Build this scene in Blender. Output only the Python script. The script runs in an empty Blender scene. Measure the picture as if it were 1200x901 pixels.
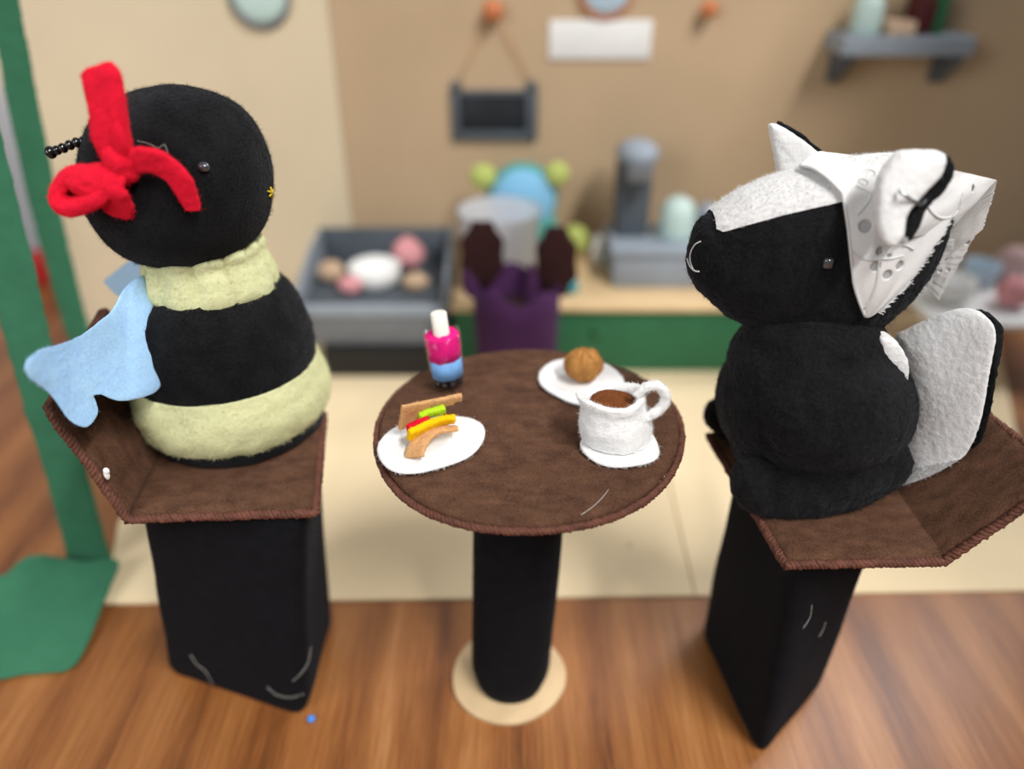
import bpy, bmesh, math, random
import numpy as np
from mathutils import Vector, Matrix, noise
from mathutils.geometry import tessellate_polygon

random.seed(7)
S = bpy.context.scene
COL = S.collection
PI = math.pi

# ------------------------------------------------------------------ camera
CAM = Vector((0, -.299, .40)); PITCH = math.radians(32); FPX = 901.0
cd = bpy.data.cameras.new('camera'); cam = bpy.data.objects.new('camera', cd); COL.objects.link(cam)
cam.location = CAM; cam.rotation_euler = (PI/2 - PITCH, 0, 0)
cd.sensor_width = 36; cd.lens = FPX/1200*36; cd.clip_start = .01
cd.dof.use_dof = True; cd.dof.focus_distance = .345; cd.dof.aperture_fstop = 2.4
S.camera = cam

# ------------------------------------------------------------------ world, lights, exposure
w = bpy.data.worlds.new('room_light'); S.world = w; w.use_nodes = True
bg = w.node_tree.nodes['Background']; bg.inputs[0].default_value = (1, .985, .97, 1); bg.inputs[1].default_value = .16
def area(name, loc, target, sx, sy, power, col):
    l = bpy.data.lights.new(name, 'AREA'); l.shape = 'RECTANGLE'; l.size = sx; l.size_y = sy
    l.energy = power; l.color = col
    o = bpy.data.objects.new(name, l); COL.objects.link(o); o.location = loc
    o.rotation_euler = (Vector(target)-Vector(loc)).to_track_quat('-Z', 'Y').to_euler()
    return o
area('window_daylight_back', (.98, .78, 1.12), (.05, .0, .1), .6, .6, 15, (.97, .98, 1))
area('window_daylight_front', (.97, -1.25, 2.15), (-.05, -1.25, .1), 1.6, .16, 80, (1, .98, .955))
area('fill_light_left', (-.80, -.80, .72), (.05, .05, .2), .6, .6, 7, (.97, .985, 1))  # added soft fill from the left to brighten the tail and wings
S.view_settings.view_transform = 'Standard'; S.view_settings.look = 'None'
S.view_settings.gamma = 1; S.view_settings.use_curve_mapping = False
S.view_settings.exposure = 0.0

# ------------------------------------------------------------------ pixel helpers: a ray of the photograph met with a real plane
FW = Vector((0, math.cos(PITCH), -math.sin(PITCH))); DN = Vector((0, -math.sin(PITCH), -math.cos(PITCH)))
def ray(px, py): return FW*FPX + Vector((1, 0, 0))*(px-600) + DN*(py-450.5)
def A(px, py, Y):
    r = ray(px, py); return CAM + r*((Y-CAM.y)/r.y)
def Z(px, py, z):
    r = ray(px, py); return CAM + r*((z-CAM.z)/r.z)
def mpp(P): return (P-CAM).dot(FW)/FPX          # metres per pixel at a point

# ------------------------------------------------------------------ materials
MATS = {}
def srgb(r, g, b):
    f = lambda c: (c/255/12.92 if c/255 < .04045 else ((c/255+.055)/1.055)**2.4)
    return (f(r), f(g), f(b), 1)
def nodes(name):
    m = bpy.data.materials.new(name); m.use_nodes = True
    nt = m.node_tree; return m, nt, nt.nodes['Principled BSDF']
def N(nt, t, **kw):
    n = nt.nodes.new(t)
    for k, v in kw.items():
        if k in n.inputs: n.inputs[k].default_value = v
        else: setattr(n, k, v)
    return n
def fabric(name, col, var=.18, size=.0012, bump=.5, dist=.0005, sheen=.3, rough=.95, fibre=(1, 1, 1), col2=None, sheencol=None):
    m, nt, b = nodes(name); L = nt.links.new
    tc = N(nt, 'ShaderNodeTexCoord'); mp = N(nt, 'ShaderNodeMapping'); mp.inputs['Scale'].default_value = fibre
    L(tc.outputs['Object'], mp.inputs[0])
    n1 = N(nt, 'ShaderNodeTexNoise', Scale=1/size, Detail=4.0, Roughness=.6); L(mp.outputs[0], n1.inputs['Vector'])
    n2 = N(nt, 'ShaderNodeTexNoise', Scale=1/size/9, Detail=3.0); L(mp.outputs[0], n2.inputs['Vector'])
    mx = N(nt, 'ShaderNodeMath', operation='MULTIPLY_ADD'); L(n1.outputs[0], mx.inputs[0]); mx.inputs[1].default_value = .6
    ml = N(nt, 'ShaderNodeMath', operation='MULTIPLY'); L(n2.outputs[0], ml.inputs[0]); ml.inputs[1].default_value = .4
    L(ml.outputs[0], mx.inputs[2])
    cr = N(nt, 'ShaderNodeValToRGB'); c = np.array(col[:3]); c2 = np.array((col2 or col)[:3])
    cr.color_ramp.elements[0].position = .32; cr.color_ramp.elements[1].position = .68
    cr.color_ramp.elements[0].color = (*(c*(1-var)), 1); cr.color_ramp.elements[1].color = (*np.minimum(c2*(1+var), .95), 1)
    L(mx.outputs[0], cr.inputs[0]); L(cr.outputs[0], b.inputs['Base Color'])
    bp = N(nt, 'ShaderNodeBump', Strength=bump, Distance=dist); L(mx.outputs[0], bp.inputs['Height']); L(bp.outputs[0], b.inputs['Normal'])
    b.inputs['Roughness'].default_value = rough; b.inputs['Specular IOR Level'].default_value = .15
    b.inputs['Sheen Weight'].default_value = sheen; b.inputs['Sheen Roughness'].default_value = .5
    b.inputs['Sheen Tint'].default_value = sheencol or (*np.minimum(c*1.2+.08, 1), 1)
    MATS[name] = m; return m
def plain(name, col, rough=.5, metal=0, var=.06, scale=60, trans=0, ior=1.45, spec=.5, alpha=1):
    m, nt, b = nodes(name); L = nt.links.new
    tc = N(nt, 'ShaderNodeTexCoord'); n1 = N(nt, 'ShaderNodeTexNoise', Scale=scale, Detail=3.0); L(tc.outputs['Object'], n1.inputs['Vector'])
    cr = N(nt, 'ShaderNodeValToRGB'); c = np.array(col[:3])
    cr.color_ramp.elements[0].position = .3; cr.color_ramp.elements[1].position = .7
    cr.color_ramp.elements[0].color = (*(c*(1-var)), 1); cr.color_ramp.elements[1].color = (*np.minimum(c*(1+var), 1), 1)
    L(n1.outputs[0], cr.inputs[0]); L(cr.outputs[0], b.inputs['Base Color'])
    b.inputs['Roughness'].default_value = rough; b.inputs['Metallic'].default_value = metal
    b.inputs['Transmission Weight'].default_value = trans; b.inputs['IOR'].default_value = ior
    b.inputs['Specular IOR Level'].default_value = spec; b.inputs['Alpha'].default_value = alpha
    MATS[name] = m; return m

black = fabric('black_fleece', (.0062, .0063, .0070), .85, .0012, 1.0, .0013, .13, sheencol=(.34, .35, .4, 1))
blackfelt = fabric('black_felt', (.0042, .0045, .006), .5, .0009, .8, .0005, .05, sheencol=(.22, .25, .34, 1))
cream = fabric('cream_fleece', srgb(208, 209, 162), .1, .0020, .8, .0009, .2)
bluef = fabric('light_blue_fleece', srgb(168, 209, 255), .12, .0014, .8, .0007, .25)
palebluef = fabric('pale_blue_felt', srgb(176, 203, 226), .08, .0014, .4, .0004, .2)
redf = fabric('red_felt', srgb(218, 22, 50), .18, .001, .6, .0005, .2)
whitef = fabric('white_fleece', srgb(222, 221, 220), .07, .0014, .8, .0008, .15)
whitefelt = fabric('white_felt', srgb(238, 238, 237), .06, .0010, .7, .0006, .2)
brownf = fabric('brown_felt', srgb(74, 50, 37), .42, .0010, .8, .0007, .1, col2=srgb(92, 64, 48)[:3], fibre=(1, 1.7, 1))
cordm = fabric('copper_brown_cord', srgb(98, 62, 50), .6, .0006, .6, .0003, .15, rough=.65)
greenf = fabric('green_felt', srgb(58, 114, 86), .12, .0014, .5, .0004, .15)
tanf = fabric('tan_felt', srgb(206, 158, 108), .18, .0008, .5, .0004, .2)
bunf = fabric('bun_wool', srgb(172, 122, 66), .3, .0008, .7, .0005, .2, fibre=(1, .25, 1))
coffeef = fabric('coffee_wool', srgb(122, 70, 36), .4, .0008, .8, .0006, .15)
limef = fabric('lime_yarn', srgb(176, 214, 40), .2, .0007, .6, .0004, .2)
yellowf = fabric('yellow_yarn', srgb(246, 190, 10), .15, .0006, .7, .0004, .2)
tomatof = fabric('tomato_yarn', srgb(200, 16, 40), .2, .0006, .6, .0004, .2)
pinkf = fabric('hot_pink_wool', srgb(228, 30, 128), .2, .0009, .6, .0005, .2)
skyf = fabric('sky_blue_wool', srgb(122, 172, 226), .2, .0009, .6, .0005, .2)
purplef = fabric('purple_felt', srgb(68, 37, 74), .15, .002, .5, .0005, .2)
dbrownf = fabric('dark_brown_felt', srgb(52, 30, 30), .2, .002, .5, .0005, .1)
yfeltf = fabric('lime_felt', srgb(186, 198, 112), .1, .002, .5, .0005, .15)
tealf = fabric('teal_green_felt', srgb(86, 160, 150), .12, .002, .5, .0005, .15)
pinkfelt = fabric('pale_pink_felt', srgb(222, 156, 160), .1, .002, .5, .0005, .15)
rollf = fabric('pale_tan_felt', srgb(196, 168, 140), .12, .002, .5, .0005, .15)
beadm = plain('black_glass_bead', (.006, .006, .007), .08, spec=.8)
beadg = plain('clear_grey_bead', (.16, .165, .18), .08, metal=.75)
metal = plain('silver_wire', (.75, .75, .76), .2, metal=1)
goldm = plain('yellow_thread', srgb(216, 190, 40), .6)
threadm = plain('white_thread', (.66, .66, .65), .8)
hairm = plain('loose_fibre', (.75, .72, .66), .7)
gluem = plain('white_glue', (.9, .9, .9), .35)
straw = plain('white_straw', srgb(240, 238, 226), .45)
card = plain('beige_card', srgb(244, 222, 182), .8, var=.035, scale=14)
cardw = plain('kraft_card', srgb(193, 167, 135), .85, var=.045, scale=9)
cardl = plain('pale_card', srgb(218, 202, 172), .85, var=.04, scale=9)
cardedge = plain('disc_card', srgb(208, 180, 140), .8, var=.08, scale=60)
greyp = plain('blue_grey_paint', srgb(150, 160, 172), .6, var=.05)
dgreyp = plain('slate_grey_paint', srgb(82, 90, 98), .6, var=.08)
mgreyp = plain('mid_grey_paint', srgb(112, 116, 121), .5, var=.06)
blackp = plain('black_paint', (.008, .008, .009), .5)
whitep = plain('white_paper', srgb(238, 238, 236), .7, var=.03)
screenm = plain('slate_board', srgb(30, 34, 40), .55, var=.3, scale=40)
greenp = plain('green_paint', srgb(40, 104, 70), .6, var=.06, scale=30)
topw = plain('pale_wood_veneer', srgb(222, 192, 148), .6, var=.06, scale=30)
orangep = plain('orange_wood_knob', srgb(206, 124, 78), .5)
mintp = plain('mint_glaze', srgb(196, 220, 214), .35, var=.04)
ltblue = plain('pale_blue_glaze', srgb(186, 208, 224), .4, var=.04)
tealp = plain('teal_plastic', srgb(40, 150, 165), .4)
redp = plain('red_paint', srgb(190, 40, 40), .5)
winep = plain('wine_red_paper', srgb(84, 30, 34), .7)
bookg = plain('book_green_paper', srgb(40, 110, 70), .7)
boxt = plain('tan_box_card', srgb(214, 184, 156), .8)
roomw = plain('room_wall_paint', srgb(205, 208, 212), .8, var=.03, scale=3)
floorm = plain('room_floor_boards', srgb(110, 78, 54), .5, var=.2, scale=6)
bluebead = plain('blue_plastic_crumb', srgb(60, 140, 230), .4)
clearp = plain('clear_plastic', (.86, .88, .92), .3, trans=.62, ior=1.15, var=.01)
# thin clear tube: glass walls seen as transparent with a weak gloss
glassm, nt_, b_ = nodes('clear_tube')
tr_ = N(nt_, 'ShaderNodeBsdfTransparent'); gl_ = N(nt_, 'ShaderNodeBsdfGlossy', Roughness=.08); mx_ = N(nt_, 'ShaderNodeMixShader')
fr_ = N(nt_, 'ShaderNodeLayerWeight', Blend=.25); fm_ = N(nt_, 'ShaderNodeMath', operation='MULTIPLY'); fm_.inputs[1].default_value = .2
nt_.links.new(fr_.outputs['Facing'], fm_.inputs[0]); nt_.links.new(fm_.outputs[0], mx_.inputs[0])
nt_.links.new(tr_.outputs[0], mx_.inputs[1]); nt_.links.new(gl_.outputs[0], mx_.inputs[2])
nt_.links.new(mx_.outputs[0], nt_.nodes['Material Output'].inputs[0])
# eyelet cotton: thin weave that lets some light through
cottonm, nt_, b_ = nodes('white_eyelet_cotton')
b_.inputs['Base Color'].default_value = srgb(244, 243, 242); b_.inputs['Roughness'].default_value = .85; b_.inputs['Specular IOR Level'].default_value = .15
tl_ = N(nt_, 'ShaderNodeBsdfTranslucent', Color=(.9, .89, .87, 1)); m1_ = N(nt_, 'ShaderNodeMixShader', Fac=.25)
tp_ = N(nt_, 'ShaderNodeBsdfTransparent'); m2_ = N(nt_, 'ShaderNodeMixShader')
tc_ = N(nt_, 'ShaderNodeTexCoord'); wv_ = N(nt_, 'ShaderNodeTexNoise', Scale=1100, Detail=2.0); nt_.links.new(tc_.outputs['Object'], wv_.inputs['Vector'])
ra_ = N(nt_, 'ShaderNodeMapRange'); ra_.inputs['From Min'].default_value = .35; ra_.inputs['From Max'].default_value = .75
ra_.inputs['To Min'].default_value = .02; ra_.inputs['To Max'].default_value = .10
nt_.links.new(wv_.outputs[0], ra_.inputs[0]); nt_.links.new(ra_.outputs[0], m2_.inputs[0])
bp_ = N(nt_, 'ShaderNodeBump', Strength=.4, Distance=.0003); nt_.links.new(wv_.outputs[0], bp_.inputs['Height']); nt_.links.new(bp_.outputs[0], b_.inputs['Normal'])
nt_.links.new(b_.outputs[0], m1_.inputs[1]); nt_.links.new(tl_.outputs[0], m1_.inputs[2])
nt_.links.new(m1_.outputs[0], m2_.inputs[1]); nt_.links.new(tp_.outputs[0], m2_.inputs[2])
nt_.links.new(m2_.outputs[0], nt_.nodes['Material Output'].inputs[0])
# oak table: grain runs away from the camera
woodm, nt_, b_ = nodes('oiled_oak'); L_ = nt_.links.new
tc_ = N(nt_, 'ShaderNodeTexCoord'); mp_ = N(nt_, 'ShaderNodeMapping'); mp_.inputs['Scale'].default_value = (1, .07, 1); mp_.inputs['Rotation'].default_value = (0, 0, .04)
L_(tc_.outputs['Object'], mp_.inputs[0])
g1_ = N(nt_, 'ShaderNodeTexNoise', Scale=34.0, Detail=7.0, Roughness=.68, Distortion=.5); L_(mp_.outputs[0], g1_.inputs['Vector'])
mp2_ = N(nt_, 'ShaderNodeMapping'); mp2_.inputs['Scale'].default_value = (1, .03, 1); L_(tc_.outputs['Object'], mp2_.inputs[0])
g2_ = N(nt_, 'ShaderNodeTexNoise', Scale=520.0, Detail=4.0, Roughness=.75); L_(mp2_.outputs[0], g2_.inputs['Vector'])
wv_ = N(nt_, 'ShaderNodeTexWave', Scale=7.0, Distortion=5.0, Detail=3.0); wv_.inputs['Detail Scale'].default_value = 1.2; L_(mp_.outputs[0], wv_.inputs['Vector'])
ad_ = N(nt_, 'ShaderNodeMath', operation='MULTIPLY_ADD'); L_(g2_.outputs[0], ad_.inputs[0]); ad_.inputs[1].default_value = .46; 
ad2_ = N(nt_, 'ShaderNodeMath', operation='MULTIPLY_ADD'); L_(wv_.outputs['Fac'], ad2_.inputs[0]); ad2_.inputs[1].default_value = .10
ml_ = N(nt_, 'ShaderNodeMath', operation='MULTIPLY'); L_(g1_.outputs[0], ml_.inputs[0]); ml_.inputs[1].default_value = .50
L_(ml_.outputs[0], ad2_.inputs[2]); L_(ad2_.outputs[0], ad_.inputs[2])
cr_ = N(nt_, 'ShaderNodeValToRGB'); e_ = cr_.color_ramp.elements
e_[0].position = .34; e_[0].color = srgb(78, 42, 20); e_[1].position = .72; e_[1].color = srgb(184, 130, 80)
k_ = e_.new(.46); k_.color = srgb(128, 76, 36); k_ = e_.new(.58); k_.color = srgb(156, 100, 52)
L_(ad_.outputs[0], cr_.inputs[0]); L_(cr_.outputs[0], b_.inputs['Base Color'])
b_.inputs['Roughness'].default_value = .40; b_.inputs['Specular IOR Level'].default_value = .6
bp_ = N(nt_, 'ShaderNodeBump', Strength=.25, Distance=.0006); L_(g2_.outputs[0], bp_.inputs['Height']); L_(bp_.outputs[0], b_.inputs['Normal'])

# ------------------------------------------------------------------ builders
def tag(o, label=None, cat=None, group=None, kind=None):
    if label: o['label'] = label
    if cat: o['category'] = cat
    if group: o['group'] = group
    if kind: o['kind'] = kind
    return o
def thing(name, label, cat, loc=(0, 0, 0), group=None):
    o = bpy.data.objects.new(name, None); COL.objects.link(o); o.location = loc; o.empty_display_size = .01
    return tag(o, label, cat, group)
def link_mesh(name, me, mat, parent=None, smooth=True):
    o = bpy.data.objects.new(name, me); COL.objects.link(o)
    if mat is not None: me.materials.clear(); me.materials.append(mat)
    if smooth:
        me.polygons.foreach_set('use_smooth', [True]*len(me.polygons))
    if parent is not None:
        o.parent = parent
        r = parent
        off = Vector()
        while r is not None: off += r.location; r = r.parent
        me.transform(Matrix.Translation(-off))
    return o
def obj(name, bm, mat, parent=None, smooth=True, sharp=None):
    me = bpy.data.meshes.new(name); bmesh.ops.recalc_face_normals(bm, faces=bm.faces); bm.to_mesh(me); bm.free()
    o = link_mesh(name, me, mat, parent, smooth)
    if sharp is not None: me.set_sharp_from_angle(angle=math.radians(sharp))
    return o
def set_origin(o, p):
    d = Vector(p)-o.location; o.data.transform(Matrix.Translation(-d)); o.location = p
    return o
def box(bm, c, s, bev=0, rot=None):
    r = bmesh.ops.create_cube(bm, size=1); v = r['verts']
    bmesh.ops.scale(bm, vec=s, verts=v)
    if bev:
        ed = list({e for x in v for e in x.link_edges})
        rb = bmesh.ops.bevel(bm, geom=ed, offset=bev, segments=2, profile=.5, affect='EDGES'); 
        v = list({x for f in rb['faces'] for x in f.verts} | {x for x in v if x.is_valid})
    if rot: bmesh.ops.rotate(bm, cent=(0, 0, 0), matrix=rot, verts=v)
    bmesh.ops.translate(bm, vec=c, verts=v)
def lathe(bm, prof, c=(0, 0, 0), n=48, M=None, fn=None, sx=1, sy=1):
    """prof: (r, z) from bottom to top"""
    rings = []
    for r, z in prof:
        if r < 1e-6: rings.append([bm.verts.new((0, 0, z))])
        else: rings.append([bm.verts.new((r*math.cos(a)*sx, r*math.sin(a)*sy, z)) for a in [2*PI*k/n for k in range(n)]])
    for a, b in zip(rings, rings[1:]):
        for k in range(n):
            k2 = (k+1) % n
            if len(a) == 1 and len(b) == 1: continue
            if len(a) == 1: bm.faces.new((a[0], b[k], b[k2]))
            elif len(b) == 1: bm.faces.new((a[k], a[k2], b[0]))
            else: bm.faces.new((a[k], a[k2], b[k2], b[k]))
    vs = [v for r in rings for v in r]
    if fn:
        for v in vs: v.co = fn(v.co.copy())
    if M is not None:
        for v in vs: v.co = M @ v.co
    bmesh.ops.translate(bm, vec=c, verts=vs)
def ellips(bm, c, r, M=None, u=32, v=20):
    q = bmesh.ops.create_uvsphere(bm, u_segments=u, v_segments=v, radius=1)['verts']
    bmesh.ops.scale(bm, vec=r, verts=q)
    if M is not None: bmesh.ops.transform(bm, matrix=M.to_4x4(), verts=q)
    bmesh.ops.translate(bm, vec=c, verts=q)
def frames(pts, closed=False):
    P = [Vector(p) for p in pts]; n = len(P); T = []
    for i in range(n):
        a = P[i-1] if (i or closed) else P[i]; b = P[(i+1) % n] if (i < n-1 or closed) else P[i]
        T.append((b-a).normalized())
    up = Vector((0, 0, 1))
    if abs(T[0].dot(up)) > .9: up = Vector((1, 0, 0))
    u = (up-T[0]*up.dot(T[0])).normalized(); U = []
    for t in T:
        u = (u-t*u.dot(t)).normalized(); U.append(u)
    return P, T, U
def tube(bm, pts, rad, n=10, closed=False, caps=True):
    P, T, U = frames(pts, closed); rings = []
    for i, (p, t, u) in enumerate(zip(P, T, U)):
        r = rad[i] if hasattr(rad, '__len__') else rad; w_ = t.cross(u)
        rings.append([bm.verts.new(p+(u*math.cos(a)+w_*math.sin(a))*r) for a in [2*PI*k/n for k in range(n)]])
    m = len(rings)
    for i in range(m if closed else m-1):
        a, b = rings[i], rings[(i+1) % m]
        for k in range(n): bm.faces.new((a[k], a[(k+1) % n], b[(k+1) % n], b[k]))
    if caps and not closed: bm.faces.new(rings[0][::-1]); bm.faces.new(rings[-1])
def resample(pts, step, closed=False):
    P = [Vector(p) for p in pts]
    if closed: P = P+[P[0]]
    d = [0]
    for a, b in zip(P, P[1:]): d.append(d[-1]+(b-a).length)
    n = max(2, int(round(d[-1]/step))); out = []; j = 0
    for i in range(n if closed else n+1):
        s = d[-1]*i/n
        while j < len(d)-2 and d[j+1] < s: j += 1
        f = (s-d[j])/max(1e-9, d[j+1]-d[j]); out.append(P[j].lerp(P[j+1], min(1, f)))
    return out
def spline(pts, n=12, closed=False):
    P = [Vector(p) for p in pts]; m = len(P); out = []
    g = (lambda i: P[i % m]) if closed else (lambda i: P[min(max(i, 0), m-1)])
    for i in range(m if closed else m-1):
        a, b, c, d = g(i-1), g(i), g(i+1), g(i+2)
        for k in range(n):
            t = k/n
            out.append(.5*((2*b)+(c-a)*t+(2*a-5*b+4*c-d)*t*t+(3*b-a-3*c+d)*t**3))
    if not closed: out.append(P[-1].copy())
    return out
def cord(bm, pts, r=.0011, pitch=.0042, strands=2, closed=False, n=6, jitter=.00012):
    Q = resample(pts, pitch/8, closed); P, T, U = frames(Q, closed); m = len(Q)
    turns = round(m/8) if closed else m/8
    for s in range(strands):
        path = []
        for i, (p, t, u) in enumerate(zip(P, T, U)):
            a = 2*PI*(turns*i/m+s/strands); v = t.cross(u)
            j = Vector((random.gauss(0, 1), random.gauss(0, 1), random.gauss(0, 1)))*jitter
            path.append(p+(u*math.cos(a)+v*math.sin(a))*r*.85+j)
        tube(bm, path, r, n, closed)
def ribbon(bm, path, wdir, width, thick, nw=10):
    """felt strip: a rounded flat section swept along path"""
    P, T, _ = frames(path); rings = []
    for i, (p, t) in enumerate(zip(P, T)):
        wd = Vector(wdir[i] if isinstance(wdir, list) else wdir); wd = (wd-t*wd.dot(t)).normalized(); nn = t.cross(wd)
        W = (width[i] if hasattr(width, '__len__') else width)/2; H = thick/2
        ring = []
        for k in range(2*nw):
            a = 2*PI*k/(2*nw); ca, sa = math.cos(a), math.sin(a)
            ring.append(bm.verts.new(p+wd*W*math.copysign(abs(ca)**.45, ca)+nn*H*math.copysign(abs(sa)**.6, sa)))
        rings.append(ring)
    m = 2*nw
    for a, b in zip(rings, rings[1:]):
        for k in range(m): bm.faces.new((a[k], a[(k+1) % m], b[(k+1) % m], b[k]))
    bm.faces.new(rings[0][::-1]); bm.faces.new(rings[-1])
def remeshed(bm, voxel, smooth=4, fac=.5):
    bmesh.ops.recalc_face_normals(bm, faces=bm.faces)
    me = bpy.data.meshes.new('tmp'); bm.to_mesh(me); bm.free()
    o = bpy.data.objects.new('tmp', me); COL.objects.link(o)
    r = o.modifiers.new('r', 'REMESH'); r.mode = 'VOXEL'; r.voxel_size = voxel
    if smooth:
        s = o.modifiers.new('s', 'SMOOTH'); s.factor = fac; s.iterations = smooth
    dg = bpy.context.evaluated_depsgraph_get(); out = bpy.data.meshes.new_from_object(o.evaluated_get(dg))
    bpy.data.objects.remove(o); bpy.data.meshes.remove(me)
    return out
def lump(me, amp, size, octave=.5):
    co = [v.co.copy() for v in me.vertices]; no = [v.normal.copy() for v in me.vertices]; flat = []
    for c, n_ in zip(co, no):
        p = c/size; flat.extend(c+n_*amp*(noise.noise(p)+octave*noise.noise(p*2.3)))
    me.vertices.foreach_set('co', flat); me.update()
def warp(me, fn):
    for v in me.vertices: v.co = fn(v.co.copy())
def polydist(P, xy):
    A_ = np.array(P); B_ = np.roll(A_, -1, 0); d = np.full(len(xy), 1e9)
    for a, b in zip(A_, B_):
        e = b-a; t = np.clip(((xy-a)@e)/max(e@e, 1e-12), 0, 1); d = np.minimum(d, np.linalg.norm(xy-a-t[:, None]*e, axis=1))
    return d
def slab2d(outline, thick, voxel=.0008, smooth=5, puff=0, puffw=.01):
    """rounded felt piece: outline in metres in (u, v); w is the thickness axis"""
    bm = bmesh.new(); n = len(outline)
    lo = [bm.verts.new((x, y, -thick/2)) for x, y in outline]; hi = [bm.verts.new((x, y, thick/2)) for x, y in outline]
    for k in range(n): bm.faces.new((lo[k], lo[(k+1) % n], hi[(k+1) % n], hi[k]))
    for t in tessellate_polygon([[Vector((x, y, 0)) for x, y in outline]]):
        bm.faces.new([lo[i] for i in t]); bm.faces.new([hi[i] for i in t][::-1])
    me = remeshed(bm, voxel, smooth)
    if puff:
        co = np.array([v.co for v in me.vertices]); d = polydist(outline, co[:, :2]); t = np.clip(d/puffw, 0, 1)
        f = 1+puff/(thick/2)*np.sqrt(1-(1-t)**2)
        for v, k in zip(me.vertices, f): v.co.z *= k
    return me
K = .00042
def pxslab(outline, thick, Y, smooth_outline=4, normal=(0, -1, 0), **kw):
    """felt piece whose outline is given in the photograph and stands on the surface y = Y(px, py)"""
    o = [(p.x, p.y) for p in spline([(x*K, y*K, 0) for x, y in outline], smooth_outline, True)] if smooth_outline > 1 else [(x*K, y*K) for x, y in outline]
    me = slab2d(o, thick, **kw); nn = Vector(normal).normalized()
    Yf = Y if callable(Y) else (lambda a, b: Y)
    warp(me, lambda c: A(c.x/K, c.y/K, Yf(c.x/K, c.y/K))+nn*c.z)
    return me
def above(me, z):
    for v in me.vertices:
        if v.co.z < z: v.co.z = z
def fuzz(o, n, length, mat, rad=.00005, lean=.85, seed=3, clump=.0021):
    """loose fibres standing on a fleece surface: real hair curves, kept as a sub-part"""
    me = o.data; me.calc_loop_triangles(); nt = len(me.loop_triangles)
    V = np.empty(len(me.vertices)*3); me.vertices.foreach_get('co', V); V = V.reshape(-1, 3)
    T = np.empty(nt*3, dtype=np.int32); me.loop_triangles.foreach_get('vertices', T); T = T.reshape(-1, 3)
    a, b, c = V[T[:, 0]], V[T[:, 1]], V[T[:, 2]]; nn = np.cross(b-a, c-a); ar = np.linalg.norm(nn, axis=1); nn /= np.maximum(ar, 1e-15)[:, None]
    g = np.random.default_rng(seed); k = g.choice(nt, n, p=ar/ar.sum()); r1 = np.sqrt(g.random(n))[:, None]; r2 = g.random(n)[:, None]
    p = a[k]*(1-r1)+b[k]*(r1*(1-r2))+c[k]*(r1*r2); N_ = nn[k]
    L1 = length*(.4+.8*g.random(n))[:, None]; cell = np.floor(p/clump+g.normal(0, .18, (n, 3))).astype(np.int64); key = (cell[:, 0]*73856093 ^ cell[:, 1]*19349663 ^ cell[:, 2]*83492791) % 4096
    tab = np.random.default_rng(11).normal(0, .22, (4096, 3)); mid = (cell+.5+tab[key])*clump; d1 = N_*.75+(mid-p)/clump*lean*1.9+g.normal(0, .22, (n, 3)); d1 /= np.linalg.norm(d1, axis=1)[:, None]
    d1 = np.where(((d1*N_).sum(1) < .1)[:, None], d1+N_*.8, d1); d2 = d1+g.normal(0, .7, (n, 3))
    P = np.stack([p-N_*.0001, p+d1*L1*.5, p+d1*L1*.5+d2*L1*.5], 1).reshape(-1, 3)
    h = bpy.data.hair_curves.new('fuzz'); h.add_curves([3]*n); h.attributes['position'].data.foreach_set('vector', P.astype(np.float32).ravel())
    at = h.attributes.get('radius') or h.attributes.new('radius', 'FLOAT', 'POINT')
    at.data.foreach_set('value', np.tile(np.array([rad, rad*.8, rad*.35], dtype=np.float32), n))
    h.materials.append(mat); q = bpy.data.objects.new('fuzz', h); COL.objects.link(q); q.parent = o; q['kind'] = 'stuff'
    return q

# ================================================================== LARGE STRUCTURE
bm = bmesh.new(); box(bm, (0, .4, -.77), (5, 4, .04)); tag(obj('floor', bm, floorm, smooth=False), kind='structure')
bm = bmesh.new(); box(bm, (0, .86, .6), (5, .04, 2.7)); tag(obj('wall_back', bm, roomw, smooth=False), kind='structure')
table = thing('wooden_table', 'large oak table with lengthwise grain carrying the whole felt scene', 'table', (0, 0, -.75))
bm = bmesh.new(); box(bm, (-.26, .02, -.016), (1.68, 1.3, .032), .004); obj('table_top', bm, woodm, table, sharp=40)
for sx in (-1.02, .50):
    for sy in (-1, 1):
        bm = bmesh.new(); box(bm, (sx, .02+sy*.57, -.391), (.07, .07, .718), .004); obj('leg', bm, woodm, table, sharp=40)
blocker = thing('shade_blocker', 'tall grey cabinet shape added out of view to shade the right of the backdrop', 'shade blocker', (.80, .30, -.75))  # unseen block, added to cast the slanted shadow on the backdrop
bm = bmesh.new(); box(bm, (.82, -.15, .21), (.38, .80, 1.92), .004); obj('body', bm, dgreyp, blocker, sharp=40)
for y in (-.35, .05):  # doors and handles only dress the added block
    bm = bmesh.new(); box(bm, (.622, y, .2), (.016, .39, 1.84), .003); d_ = obj('blocker_door', bm, dgreyp, blocker, sharp=40)
    bm = bmesh.new(); tube(bm, [Vector((.609, -.15+(y+.15)*.2, z)) for z in (.1, .22)], .005, 10); obj('handle', bm, metal, d_)
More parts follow.
